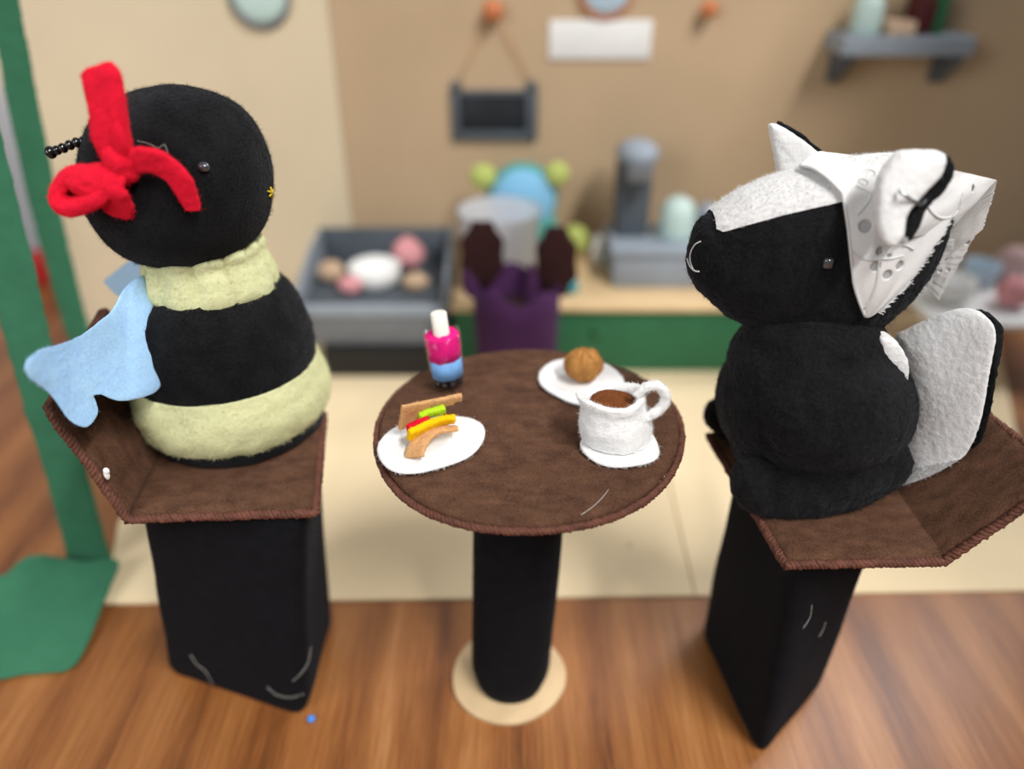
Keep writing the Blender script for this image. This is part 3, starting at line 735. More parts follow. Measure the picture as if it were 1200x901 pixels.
def eyelets(spec, hit):
    H, rims = [], []
    for px, py, r in spec:
        p, n_ = hit(px, py)
        if p is None: continue
        rr = r*mpp(p); H.append((p, rr)); rims.append((p, n_, rr))
    return H, rims
def stitch_rims(rims, parent):
    for p, n_, r in rims:
        bm = bmesh.new(); q = n_.to_track_quat('Z', 'Y').to_matrix(); m = 22
        tube(bm, [p+q @ Vector((math.cos(2*PI*k/m)*r*1.08, math.sin(2*PI*k/m)*r*1.10, .0002+.0003*(k % 2))) for k in range(m)], .00045, 6, True)
        obj('eyelet_rim', bm, threadm, parent)
H, R_ = eyelets([(1014, 265, 8), (1031, 294, 5.6), (1026, 312, 6.8), (1040, 322, 6.2), (1054, 311, 6), (1018, 203, 7.5), (1011, 214, 6), (1042, 300, 3.5)], kh)
ker = eyelet_cloth('kerchief', 150, 330, kf, H, parent=sk)
stitch_rims(R_, ker)
# the kerchief is folded double: its under layer is made see-through so the eyelets look shaded
shadedm, nt_, b_ = nodes('shaded_cotton'); tp_ = N(nt_, 'ShaderNodeBsdfTransparent'); m2_ = N(nt_, 'ShaderNodeMixShader', Fac=.62)
b_.inputs['Base Color'].default_value = srgb(226, 224, 222); b_.inputs['Roughness'].default_value = .9
nt_.links.new(b_.outputs[0], m2_.inputs[1]); nt_.links.new(tp_.outputs[0], m2_.inputs[2]); nt_.links.new(m2_.outputs[0], nt_.nodes['Material Output'].inputs[0])
def kin(u, v):
    p, x, ph = kpt(.02+.95*u, .02+.96*v); return p-Vector((0, -math.sin(ph), math.cos(ph)))*.0006
lin = eyelet_cloth('under_layer', 60, 120, kin, [], .0002, ker); lin.data.materials.clear(); lin.data.materials.append(shadedm)
# embroidered vines and the fringed rear hem
bm = bmesh.new()
for line in ([(997, 296), (1008, 302), (1020, 305), (1033, 304), (1045, 303), (1058, 300)], [(1030, 304), (1027, 330), (1022, 345), (1012, 362)], [(1003, 218), (1020, 228), (1012, 243), (1004, 252)], [(1040, 298), (1047, 290), (1060, 288), (1070, 293)]):
    q = [kh(*z)[0] for z in line]; q = [z for z in q if z]
    bm = bmesh.new()
    if len(q) > 2: tube(bm, [z+Vector((0, -.0004, .0003)) for z in spline(q, 5)], .0004, 6); obj('embroidery', bm, threadm, ker)
bm = bmesh.new()
for i in range(150):
    v = (.94-.20*random.random()) if i % 2 else (.985-.06*random.random()); p = kpt(1, v)[0]; q = kpt(.97, v)[0]; d = (p-q).normalized()
    e = p+d*random.uniform(.0008, .0022)+Vector((random.gauss(0, .0005), -.0004, random.gauss(0, .0005))); tube(bm, [p-d*.001+Vector((0, -.0003, 0)), (p+e)/2, e], .00016, 4)
for i in range(10):
    a = A(1062+random.uniform(-8, 6), 278+random.uniform(-3, 3), -.014); e = a+Vector((random.gauss(0, .002), -.001, random.gauss(-.0015, .002))); tube(bm, [a, (a+e)/2+Vector((.0004, 0, 0)), e], .00018, 4)
fr = obj('fringe', bm, threadm, ker); fr['kind'] = 'stuff'
front = [kpt(0, j/80)[0]+Vector((0, 0, .0002)) for j in range(81)]
bm = bmesh.new(); tube(bm, front, .0006, 8); obj('hem', bm, threadm, ker)
# loose rear corner: near layer and far layer
def quadpatch(a, b, c, d, bow=0, nrm=Vector((.3, -1, .2))):
    nrm = nrm.normalized()
    return lambda u, v: a.lerp(b, u).lerp(d.lerp(c, u), v)+nrm*(bow*math.sin(PI*u)*math.sin(PI*v)+.0006*noise.noise(Vector((u*4, v*4, bow*100))))
nf = quadpatch(A(1110, 198, .012), A(1168, 211, .034), A(1112, 270, .012), A(1052, 281, -.0095), .003)
nh = surf_hits(nf, 20, 20); H, R_ = eyelets([(1140, 221, 5)], nh)
f1_ = eyelet_cloth('kerchief_corner', 110, 110, nf, H, parent=ker); stitch_rims(R_, f1_)
bm = bmesh.new(); q = [nh(*z)[0] for z in ((1086, 241), (1092, 250), (1102, 256), (1114, 254), (1122, 247), (1125, 236), (1128, 226))]
q = [z+Vector((0, -.0005, .0003)) for z in q if z]
if len(q) > 3: tube(bm, spline(q, 5), .0005, 6); obj('embroidery', bm, threadm, f1_)
ff = quadpatch(A(1112, 240, .050), A(1169, 212, .0365), A(1152, 268, .040), A(1085, 322, .046), .001)
def ffn(u, v):
    p = ff(u, v); s = .0006*noise.noise(Vector((v*22, 3, 1))); return p+Vector((s*u*1.2, 0, s*u))
f2_ = eyelet_cloth('kerchief_corner', 120, 120, ffn, [], parent=ker)
fg = quadpatch(A(1090, 285, .0455), A(1142, 277, .0415), A(1100, 352, .046), A(1082, 332, .048), .0006)
gh = surf_hits(fg, 20, 20); H, R_ = eyelets([(1106, 303, 3.2), (1101, 317, 3.0), (1111, 316, 2.6), (1133, 284, 3.6)], gh)
def fgn(u, v):
    p = fg(u, v); s = .0007*noise.noise(Vector((v*16, 7, 1))); return p+Vector((s*u, 0, s*u*.6))
f3_ = eyelet_cloth('kerchief_corner', 120, 120, fgn, H, parent=ker); stitch_rims(R_, f3_)

# ================================================================== FOOD ON THE ROUND TABLE
TT = TZ+.0008
def plate(name, label, c, rx, ry, seed, dish=.0012, th=.0022, rot=0, kind='plate', parent=None):
    bm = bmesh.new()
    prof = [(0, 0), (.9, 0), (.985, th*.3), (1, th*.6), (.97, th), (.8, th-.2*dish), (.5, th-dish*.6), (.2, th-dish*.7), (0, th-dish*.7)]
    def fn(p):
        a = math.atan2(p.y, p.x); k = 1+.035*math.sin(2*a+seed)+.028*math.sin(3*a+seed*2)+.018*math.sin(5*a+seed)
        return Vector((p.x*rx*k, p.y*ry*k, p.z+.0004*math.sin(3*a+seed)*(p.xy.length > .7)*(p.z > th*.3)))
    lathe(bm, prof, n=72, fn=fn, M=Matrix.Rotation(rot, 4, 'Z'))
    for v in bm.verts: v.co += c
    if parent is None:
        o = tag(obj(name, bm, whitefelt), label, kind); return set_origin(o, c)
    return obj(name, bm, whitefelt, parent)
pc1 = Z(505, 519, TT+.001); pc1.z = TT
plate('felt_plate', 'white felt plate under the sandwich at the left of the round table', pc1, .0255, .0212, 1.2, rot=.55)
pc2 = Z(681, 446, TT+.001); pc2.z = TT
p2 = plate('felt_plate', 'white felt plate under the brown bun at the back of the round table', pc2, .0225, .0225, 3.1, dish=.0016)
# sandwich
sp = pc1+Vector((0, 0, .0018))
sw = thing('felt_sandwich', 'open felt sandwich of tan bread, tomato, cheese and lettuce on the left plate', 'sandwich', sp)
def fslice(name, pts, widths, wdir, thick, mat):
    path = spline([Z(x, y, sp.z+h) for x, y, h in pts], 8); m = len(path)
    W = [float(np.interp(i/(m-1), np.linspace(0, 1, len(widths)), widths))*.00042 for i in range(m)]
    bm = bmesh.new(); ribbon(bm, path, wdir, W, thick); me = remeshed(bm, .0006, 2); lump(me, .0003, .0025)
    for v in me.vertices: v.co.z = max(v.co.z, sp.z+.0002)
    return link_mesh(name, me, mat, sw)
o = fslice('bread_slice', [(469, 490, .0130), (487, 484, .0128), (507, 476, .0135), (524, 470, .0145), (541, 465, .0150)], [42, 36, 24, 16, 10], (-.15, -.5, 1), .0024, tanf)
o['label'] = 'upper bread slice, raised and curled'
o = fslice('bread_slice', [(486, 536, .0014), (488, 525, .0040), (497, 512, .0062), (513, 504, .0062), (536, 502, .0050)], [24, 24, 20, 15, 11], (.8, -.6, .1), .0024, tanf)
o['label'] = 'lower bread slice, arched over the plate'
fslice('cheese', [(479, 511, .0080), (491, 505, .0082), (505, 498, .0084), (519, 493, .0082), (533, 491, .0078)], [17, 17, 15, 15, 13], (-.1, -.5, .9), .0036, yellowf)
fslice('tomato', [(478, 503, .0095), (487, 498, .0098), (496, 494, .0100), (503, 491, .0100)], [9, 11, 10, 7], (-.1, -.5, .9), .0032, tomatof)
fslice('lettuce', [(491, 489, .0112), (500, 485, .0115), (511, 482, .0118), (521, 479, .0120)], [10, 13, 13, 10], (-.1, -.5, .9), .0036, limef)
# bun
bm = bmesh.new(); bcen = pc2+Vector((.001, .001, .0102)); ellips(bm, (0, 0, 0), (1, 1, 1), None, 48, 32)
for v in bm.verts:
    p = v.co.copy(); a = math.atan2(p.y, p.x)
    k = 1-.10*abs(math.sin(3*a+.5+1.2*p.z))**6+.05*noise.noise(p*2); v.co = Vector((p.x*.0102*k, p.y*.0095*k, p.z*.0088*k))
bmesh.ops.translate(bm, vec=bcen, verts=bm.verts)
set_origin(tag(obj('felt_bun', bm, bunf), 'round brown wool bun on the back plate', 'bun'), bcen-Vector((0, 0, .0088)))
# cup and saucer
sc = Z(727, 522, TT+.001); sc.z = TT
bm_c = Vector((sc.x-.0012, sc.y+.006, TT+.0015))
plate('felt_saucer', 'small lumpy white felt saucer under the coffee cup at the front', sc, .0188, .0165, 5.0, dish=.0004, th=.0022, kind='saucer')
cup = thing('felt_coffee_cup', 'white felt coffee cup with looped handle standing on its saucer', 'cup', bm_c+Vector((0, 0, .0008)))
cz = bm_c.z+.0008
def cupfn(c):
    a = math.atan2(c.y, c.x); t = max(0, (c.z-.012)/.010); lip = math.exp(-((a-2.9)/.45)**2)+math.exp(-((a+3.38)/.45)**2)
    k = 1+.03*math.sin(2*a+1)+.02*math.sin(4*a)+.16*lip*t**2; kz = (.0012*math.sin(2*a+.8)-.0016*math.sin(a)+.0008*math.cos(a))*t
    return Vector((c.x*k-.0034*max(0, c.z)/.022, c.y*k, c.z+kz))
bm = bmesh.new(); CR = .0165
lathe(bm, [(p.x, p.z) for p in spline([(0, 0, 0), (CR*.86, 0, 0), (CR*.97, 0, .002), (CR*1.0, 0, .006), (CR*.95, 0, .012), (CR*.86, 0, .017), (CR*.88, 0, .0205), (CR*.87, 0, .0222), (CR*.79, 0, .0230), (CR*.70, 0, .0222), (CR*.63, 0, .019), (CR*.62, 0, .015), (0, 0, .0148)], 5)], Vector((bm_c.x, bm_c.y, cz)), 72, fn=cupfn)
me = bpy.data.meshes.new('cup_body'); bmesh.ops.recalc_face_normals(bm, faces=bm.faces); bm.to_mesh(me); bm.free(); lump(me, .0005, .0035)
link_mesh('cup_body', me, whitefelt, cup)
bm = bmesh.new(); lathe(bm, [(0, -.001), (CR*.64, -.001), (CR*.64, .0008), (CR*.5, .0016), (0, .0018)], Vector((bm_c.x-.0028, bm_c.y, cz+.0182)), 48); me = bpy.data.meshes.new('coffee'); bmesh.ops.recalc_face_normals(bm, faces=bm.faces); bm.to_mesh(me); bm.free(); lump(me, .0006, .003)
link_mesh('coffee', me, coffeef, cup)
bm = bmesh.new(); hy = bm_c.y-.004
hp = spline([A(745, 464, hy), A(756, 454, hy), A(770, 452, hy), A(780, 462, hy), A(777, 475, hy), A(766, 484, hy), A(753, 492, hy)], 8)
tube(bm, hp, .0023, 12); me = remeshed(bm, .0007, 3); lump(me, .0004, .003); link_mesh('handle', me, whitefelt, cup)
# drink
dc = Z(527, 452, TT); 
dr = thing('bubble_drink', 'clear tube of pink and blue drink with a white straw on the round table', 'drink', dc)
dt = A(517, 390, dc.y+.001); axis = (dt-dc); DH = axis.length; q = axis.to_track_quat('Z', 'Y').to_matrix().to_4x4(); q = Matrix.Translation(dc+Vector((0, 0, .0006))) @ q
DR = .0094
def dpart(name, prof, mat, lum=0, parent=dr):
    bm = bmesh.new(); lathe(bm, prof, n=40, M=q); me = bpy.data.meshes.new(name); bmesh.ops.recalc_face_normals(bm, faces=bm.faces); bm.to_mesh(me); bm.free()
    if lum: lump(me, lum, .003)
    return link_mesh(name, me, mat, parent)
r_ = DR*.86
dpart('blue_layer', [(0, .0065), (r_, .0065), (r_, .0165), (0, .0165)], skyf, .0002)
dpart('pink_layer', [(0, .0165), (r_, .0165), (r_*1.03, .022), (r_*1.09, .0288), (r_*1.0, .0302), (r_*.5, .0300), (0, .030)], pinkf, .0006)
k = 0
for ring_r, n_, z in ((r_*.7, 8, .0028), (r_*.25, 2, .0028), (r_*.7, 7, .0056)):
    for i in range(n_):
        a = 2*PI*i/n_+z*300; bm = bmesh.new(); ellips(bm, q @ Vector((ring_r*math.cos(a), ring_r*math.sin(a), z)), (.0022,)*3, None, 14, 10); obj('tapioca_bead', bm, beadm, dr)
dpart('tube', [(DR*.8, 0), (DR*.92, .0005), (DR*.94, .004), (DR*1.0, .02), (DR*1.05, DH), (DR*1.02, DH), (DR*.97, .02), (DR*.91, .004), (DR*.88, .0012), (0, .001)], glassm)
bm = bmesh.new(); s0 = q @ Vector((.0, .0, .027)); s1_ = A(513.5, 366, dc.y+.002); d_ = (s1_-s0)
lathe(bm, [(0, 0), (.0041, 0), (.0041, d_.length-.0005), (.0036, d_.length), (.0022, d_.length), (.0018, d_.length-.003), (0, d_.length-.003)], s0, 28, M=d_.to_track_quat('Z', 'Y').to_matrix().to_4x4()); obj('straw', bm, straw, dr, sharp=50)

# ================================================================== GREEN FELT STRIPS AT THE LEFT
gA = thing('green_felt_strip', 'green felt strip farther back, leaning up behind the bee to the top left', 'felt strip', Z(112, 505, 0), 'green felt strips')
bm = bmesh.new(); pts = [A(118, 502, .262), A(101, 420, .262), A(86, 370, .26), A(55, 252, .255), A(33, 150, .25), A(12, 40, .245), A(2, -15, .243)]
pts[0].z = .002; pth = spline(pts, 10); ribbon(bm, pth, (1, .25, .1), [.0165+.004*math.sin(i*.05) for i in range(len(pth))], .003); me = remeshed(bm, .0014, 3); lump(me, .0006, .02); above(me, .0003)
link_mesh('strip', me, greenf, gA)
gB = thing('green_felt_strip', 'wide near green felt strip folded over onto the oak table at lower left', 'felt strip', Z(75, 720, 0), 'green felt strips')
Yb = .098
bm = bmesh.new(); pts = [A(107, 664, Yb), A(98, 628, Yb+.001), A(75, 545, Yb+.004), A(52, 470, Yb+.006), A(31, 390, Yb+.008), A(9, 300, Yb+.010), A(-18, 200, Yb+.012), A(-46, 90, Yb+.014), A(-74, -20, Yb+.016)]
pth = spline(pts, 10); m = len(pth)
Wd = [float(np.interp(i/(m-1), [0, .12, .3, 1], [.036, .0285, .0275, .027])) for i in range(m)]
ribbon(bm, pth, [(1, .08, .02) if i > 6 else (1, .05, .18) for i in range(m)], Wd, .0032); me = remeshed(bm, .0014, 3); lump(me, .0006, .02); above(me, .0003); link_mesh('strip', me, greenf, gB)
# folded foot lying on the table
flap = [Z(*p, .004) for p in ((-25, 690), (8, 683), (32, 668), (60, 664), (100, 668), (143, 668), (133, 690), (118, 720), (104, 750), (90, 774), (70, 785), (30, 787), (-25, 787))]
fo = [(p.x, p.y) for p in spline([Vector((p.x, p.y, 0)) for p in flap], 3, True)]
me = slab2d(fo, .0032, .0013, 3)
yb0 = min(p[1] for p in fo); yb1 = max(p[1] for p in fo)
def flapw(c):
    t = (c.y-yb0)/(yb1-yb0); return Vector((c.x, c.y, .0021+c.z+.012*t**2.2+.0012*math.sin(c.x*90)*t))
warp(me, flapw); link_mesh('folded_foot', me, greenf, gB)

# ================================================================== MINIATURE CAFE BEHIND
def bx(name, x0, x1, y0, y1, z0, z1, mat, parent=None, bev=.0015):
    bm = bmesh.new(); box(bm, ((x0+x1)/2, (y0+y1)/2, (z0+z1)/2), (x1-x0, y1-y0, z1-z0), bev); return obj(name, bm, mat, parent, sharp=40)
FY = .358; CZ = A(700, 360, FY).z; cb = zc
# green counter with pale wooden top
ct = thing('green_counter', 'green fronted counter with a pale wooden top carrying the espresso machine', 'counter', (.12, .42, cb))
cx0 = A(528, 400, FY).x; cx1 = A(905, 400, FY).x
bx('body', cx0+.004, cx1-.003, FY+.004, WY-.006, cb, CZ-.005, greenp, ct)
bx('worktop', cx0+.001, cx1, FY-.001, WY-.002, CZ-.005, CZ, topw, ct)
bm = bmesh.new(); lathe(bm, [(0, 0), (.006, 0), (.0065, .0015), (.0055, .0035), (0, .004)], A(700, 389, FY+.004), 24, M=Matrix.Rotation(PI/2, 4, 'X')); obj('knob', bm, greenp, ct)
# glass display case of pastries
dx0 = A(352, 400, FY).x; dx1 = cx0-.003
dcs = thing('display_case', 'grey pastry display case on a black plinth at the left of the cafe', 'display case', ((dx0+dx1)/2, .42, cb))
DZ = A(440, 362, FY).z; DP = A(440, 404, FY).z
bx('plinth', dx0+.022, dx1-.001, FY-.006, WY-.03, cb, DP, blackp, dcs)
bx('body', dx0, dx1, FY, WY-.02, DP, DZ-.003, mgreyp, dcs)
bx('shelf', dx0+.004, dx1-.004, FY+.004, WY-.022, DZ-.003, DZ, dgreyp, dcs)
bx('back_panel', dx0, dx1, WY-.020, WY-.014, DP, A(440, 268, WY-.02).z, dgreyp, dcs)
for x in (dx0, dx1-.003):
    bm = bmesh.new(); y0, y1 = FY+.002, WY-.0205; zt_ = A(440, 268, WY-.02).z-.001
    v = [bm.verts.new((x+dx, y, z)) for dx in (0, .003) for y, z in ((y0, DZ-.002), (y1, DZ-.002), (y1, zt_), (y0+.07, zt_-.003), (y0, DZ+.012))]
    bm.faces.new(v[:5]); bm.faces.new(v[5:][::-1])
    for k in range(5): bm.faces.new((v[k], v[(k+1) % 5], v[5+(k+1) % 5], v[5+k]))
    obj('side_panel', bm, greyp, dcs, smooth=False)
bx('sill', dx0+.003, dx1-.003, FY-.002, FY+.006, DZ-.008, DZ+.003, greyp, dcs)
def ball(name, label, cat, c, r, mat, group=None, lumpy=.1):
    bm = bmesh.new(); ellips(bm, (0, 0, 0), r, None, 28, 18)
    for v in bm.verts: v.co *= 1+lumpy*noise.noise(v.co/r[0]*1.5+Vector(c)*50)
    bmesh.ops.translate(bm, vec=c, verts=bm.verts); o = tag(obj(name, bm, mat), label, cat, group); return set_origin(o, Vector(c)-Vector((0, 0, r[2])))
sz = DZ+.0002
def on(px, py, Y, h): p = A(px, py, Y); return (p.x, p.y, sz+h)
bm = bmesh.new(); lathe(bm, [(0, 0), (.018, 0), (.024, .006), (.026, .020), (.024, .021), (.021, .008), (0, .004)], (A(437, 330, .40).x, .415, sz), 40); set_origin(tag(obj('paper_tray', bm, whitep), 'white round tray of cakes in the middle of the grey display case', 'tray'), (A(437, 330, .40).x, .415, sz))
p = A(477, 297, .445); ball('pink_cake', 'pink round felt cake at the right rear of the grey display case', 'cake', (p.x, .452, sz+.0173), (.0165, .0165, .017), pinkfelt)
p = A(383, 325, .40); ball('felt_roll', 'pale tan bread roll at the left of the grey display case', 'bread', (p.x, .42, sz+.0112), (.014, .012, .011), rollf)
p = A(404, 338, .385); ball('pink_bun', 'small pinkish bun in front of the tan roll inside the display case', 'bread', (p.x+.004, .392, sz+.0092), (.012, .010, .009), pinkfelt)
p = A(485, 335, .385); ball('felt_roll', 'brown bread roll at the right front of the grey display case', 'bread', (p.x, .40, sz+.0092), (.013, .011, .009), rollf)
# purple planter
pY = .318; pc = A(605, 400, pY); pl = thing('purple_planter', 'tall purple felt planter with pointed rim and dark brown leaves behind the round table', 'planter', (pc.x, pY, cb))
bm = bmesh.new(); prr = .0385; ph_ = A(605, 332, pY).z-cb
def plfn(c):
    a = math.atan2(c.y, c.x); t = max(0, c.z/ph_-.6)/.4
    return Vector((c.x, c.y, c.z+t*.010*(abs(math.sin(2.5*a+.5))**2)-(.006*t)))
lathe(bm, [(0, 0), (.030, 0), (.034, .003)]+[(.034+(prr-.034)*math.sin(PI*.5*k/6), .003+(ph_-.003)*k/6) for k in range(1, 7)]+[(prr-.004, ph_), (prr-.006, ph_-.03), (0, ph_-.032)], (pc.x, pY, cb), 64, fn=plfn); obj('pot', bm, purplef, pl)
bm = bmesh.new(); lathe(bm, [(0, 0), (prr-.0075, 0), (prr-.0075, .005), (0, .007)], (pc.x, pY, cb+ph_-.03), 32); obj('filling', bm, dbrownf, pl)
def leaf(outline, Y, mat, name):
    me = pxslab(outline, .004, Y, 2, voxel=.0014, smooth=3, puff=.002, puffw=.01); return link_mesh(name, me, mat, pl)
def lobed(cx, cy, w_, h_, seed):
    out = []
    for k in range(16):
        a = 2*PI*k/16; s = 1 if k % 2 else .86; out.append((cx+w_*s*math.cos(a), cy+h_*s*math.sin(a)))
    return out
leaf(lobed(565, 298, 28, 44, 0), pY+.006, dbrownf, 'leaf'); leaf(lobed(652, 306, 27, 46, 1), pY+.006, dbrownf, 'leaf')
leaf([(613, 350), (616, 322), (622, 306), (629, 318), (632, 350), (622, 365)], pY-.026, purplef, 'point')
leaf([(545, 345), (540, 322), (546, 314), (556, 330), (562, 350)], pY-.016, purplef, 'point')
# clear plastic tub on the counter behind
tbc = A(585, 300, .40); th_ = A(585, 247, .40).z-CZ; tr = 47*mpp(tbc); bm = bmesh.new()
lathe(bm, [(0, 0), (tr*.86, 0), (tr*.9, .002), (tr*.98, th_-.002), (tr*1.02, th_), (tr*.95, th_), (tr*.87, .004), (0, .003)], (tbc.x, .405, CZ), 48); set_origin(tag(obj('plastic_tub', bm, clearp), 'clear plastic tub standing on the counter behind the purple planter', 'container'), (tbc.x, .405, CZ))
# blue toy with lime lobes
bY = .462; bc = A(612, 238, bY); km = mpp(bc)
bt = thing('blue_felt_toy', 'round light blue felt toy with lime lobes behind the clear tub', 'toy', (bc.x, bY, CZ))
bm = bmesh.new(); ellips(bm, bc, (38*km, .016, 40*km)); obj('head', bm, fabric('sky_felt', srgb(132, 190, 226), .06, .002), bt)
bm = bmesh.new(); ellips(bm, bc+Vector((0, .008, .003)), (42*km, .014, 42*km)); obj('rim', bm, tealf, bt)
for x, y, r in ((566, 207, 15), (653, 204, 14), (673, 281, 18)):
    p = A(x, y, bY-.002); bm = bmesh.new(); ellips(bm, p, (r*km, .008, r*km)); obj('lobe', bm, yfeltf, bt)
bm = bmesh.new(); c0 = Vector((bc.x+.012, bY, (CZ+bc.z)/2)); hgt = (bc.z-CZ)/2; ellips(bm, c0, (.026, .014, hgt)); obj('body', bm, tealf, bt)
# espresso machine
mY0 = .40; mx0 = A(722, 270, mY0).x; mx1 = A(838, 270, mY0).x
em = thing('espresso_machine', 'blue grey miniature espresso machine with a tall tower on the pale worktop', 'coffee machine', ((mx0+mx1)/2, .44, CZ))
bz = A(770, 246, mY0).z
bx('base', mx0, mx1+.012, mY0, mY0+.075, CZ, CZ+.034, greyp, em, .003)
bx('deck', mx0-.003, mx1+.015, mY0-.003, mY0+.077, CZ+.034, CZ+.040, greyp, em, .002)
tx = A(744, 195, .44).x; tzt = A(744, 163, .44).z
bx('tower', tx-.014, tx+.018, .435, .475, CZ+.040, tzt-.012, dgreyp, em, .003)
bm = bmesh.new(); ellips(bm, (tx+.002, .44, tzt-.013), (.020, .024, .013)); obj('dome', bm, greyp, em)
bx('spout_head', tx-.010, tx+.014, .413, .436, tzt-.034, tzt-.016, mgreyp, em, .003)
bm = bmesh.new(); tube(bm, [Vector((tx+.002, .424, tzt-.034)), Vector((tx+.002, .424, tzt-.048))], .004, 14); obj('spout', bm, dgreyp, em)
hx = A(797, 225, .44)
set_c = (hx.x, .438, CZ+.0402); bm = bmesh.new(); lathe(bm, [(0, 0), (.018, 0), (.019, .003), (.017, .028), (.013, .036), (.006, .040), (0, .041)], set_c, 36); set_origin(tag(obj('mint_jar', bm, mintp), 'pale mint lidded jar standing on the deck of the espresso machine', 'jar'), set_c)
set_c = (hx.x+.032, .45, CZ+.0402); bm = bmesh.new(); lathe(bm, [(0, 0), (.010, 0), (.011, .003), (.010, .026), (.005, .030), (0, .030)], set_c, 36); set_origin(tag(obj('grey_canister', bm, greyp), 'small grey canister beside the mint jar on the espresso machine', 'canister'), set_c)
# small things on the worktop
p = Z(700, 308, CZ); bm = bmesh.new(); lathe(bm, [(0, 0), (.0085, 0), (.009, .002), (.0085, .018), (.005, .024), (.0045, .031), (0, .031)], p, 32); set_origin(tag(obj('white_bottle', bm, whitep), 'white bottle at the left of the espresso machine on the worktop', 'bottle'), p)
p = Z(740, 315, CZ); bm = bmesh.new(); lathe(bm, [(0, 0), (.0095, 0), (.011, .014), (.0115, .0155), (.010, .0155), (.009, .003), (0, .002)], p, 32); tb2 = set_origin(tag(obj('white_cup', bm, whitep), 'white cup in front of the espresso machine on the worktop', 'cup'), p)
p = Z(722, 300, CZ); bm = bmesh.new(); lathe(bm, [(0, 0), (.006, 0), (.007, .012), (.006, .012), (.0055, .002), (0, .002)], p, 28); set_origin(tag(obj('white_cup', bm, whitep), 'tiny white cup between the white bottle and the espresso machine', 'cup'), p)
p = Z(668, 342, CZ); bm = bmesh.new(); lathe(bm, [(0, 0), (.007, 0), (.008, .005), (.0075, .011), (0, .012)], p, 28); set_origin(tag(obj('teal_pot', bm, tealp), 'tiny teal pot at the left front of the pale worktop', 'pot'), p)
# right hand white table with crockery, behind the tail of the skunk
rt = thing('white_serving_table', 'low white serving table at the far right behind the tail of the skunk', 'table', (.46, .41, cb))
rx0 = .40; rx1 = .56
bx('table_top', rx0, rx1, .345, .475, .058, .064, whitep, rt)
for x in (rx0+.01, rx1-.01):
    for y in (.355, .465): bx('leg', x-.006, x+.006, y-.006, y+.006, cb, .058, whitep, rt)
def rcup(px, py, Y, r, h, mat, name, label, cat):
    p = A(px, py, Y); c = (p.x, Y, .0642); bm = bmesh.new(); lathe(bm, [(0, 0), (r*.7, 0), (r*.95, h*.4), (r, h), (r*.93, h), (r*.85, h*.4), (0, h*.15)], c, 32); set_origin(tag(obj(name, bm, mat), label, cat), c)
rcup(1118, 335, .40, .020, .022, whitep, 'white_bowl', 'white bowl at the left of the low serving table', 'bowl')
rcup(1150, 315, .44, .018, .022, ltblue, 'pale_blue_bowl', 'pale blue bowl behind the white bowl on the serving table', 'bowl')
p = A(1188, 345, .385); ball('pink_cake', 'pink cake on the low white serving table at the right edge', 'cake', (p.x, .385, .0642+.0152), (.017, .016, .015), pinkfelt)
p = A(1190, 300, .45); ball('pink_cake', 'pale pink cake at the back of the serving table beneath the shaded wall', 'cake', (p.x, .447, .0642+.0182), (.020, .018, .018), fabric('dusty_pink_felt', srgb(200, 170, 168), .08, .002))
# ---- on the back wall
WF = WY+.0155
def wallbox(name, label, cat, x0, y0, x1, y1, d, mat, parent=None, bev=.001):
    a, b = A(x0, y0, WF), A(x1, y1, WF); o = bx(name, a.x, b.x, WF-d, WF-.0002, b.z, a.z, mat, parent, bev)
    if parent is None: tag(o, label, cat); set_origin(o, ((a.x+b.x)/2, WF, (a.z+b.z)/2))
    return o
wallbox('wall_sign', 'blank white rectangular sign high on the cardboard wall', 'sign', 644, 23, 761, 69, .003, whitep)
brd = thing('hanging_board', 'small dark slate board in a grey frame hanging by strings from a knob', 'board', A(578, 165, WF))
wallbox('slate', '', '', 539, 109, 618, 155, .003, screenm, brd)
for x0, y0, x1, y1 in ((528, 101, 540, 163), (617, 101, 629, 163), (540, 105, 617, 111), (540, 153, 617, 163)): wallbox('frame_rail', '', '', x0, y0, x1, y1, .006, dgreyp, brd)
for x in (534, 623): bm = bmesh.new(); ellips(bm, A(x, 101, WF-.005), (.0055, .0035, .0055)); obj('frame_knob', bm, dgreyp, brd)
kp = A(578, 11, WF)
for x in (534, 623): bm = bmesh.new(); tube(bm, [kp+Vector((0, -.004, 0)), A(x, 101, WF-.004)], .0007, 6); obj('string', bm, tanf, brd)
def wallknob(px, py, r, label):
    c = A(px, py, WF-.0002); bm = bmesh.new(); lathe(bm, [(0, 0), (r*.5, 0), (r*.45, .004), (r, .009), (r*.9, .014), (0, .016)], c, 28, M=Matrix.Rotation(PI/2, 4, 'X')); set_origin(tag(obj('orange_peg', bm, orangep), label, 'peg'), c)
wallknob(578, 11, .010, 'orange wooden peg above the hanging slate board'); wallknob(829, 9, .008, 'orange wooden peg to the right of the white sign')
def walldisc(name, label, px, py, r, mat, rimmat, parent_y=WF, nrm=None):
    c = A(px, py, parent_y-.0005); t = thing(name, label, 'wall plate', c); M_ = Matrix.Rotation(PI/2, 4, 'X') if nrm is None else nrm
    bm = bmesh.new(); lathe(bm, [(0, 0), (r*.9, 0), (r*.92, .004), (r*.7, .007), (0, .006)], c, 48, M=M_); obj('face', bm, mat, t)
    bm = bmesh.new(); pts = [c+M_ @ Vector((r*.96*math.cos(2*PI*k/48), r*.96*math.sin(2*PI*k/48), .004)) for k in range(48)]; tube(bm, pts, r*.07, 8, True); obj('rim', bm, rimmat, t)
walldisc('wall_plate', 'pale blue round plate with a tan rim above the white sign', 711, -14, .026, ltblue, orangep)
ax = dv.normalized(); pn = Vector((dv.y, -dv.x, 0)).normalized()
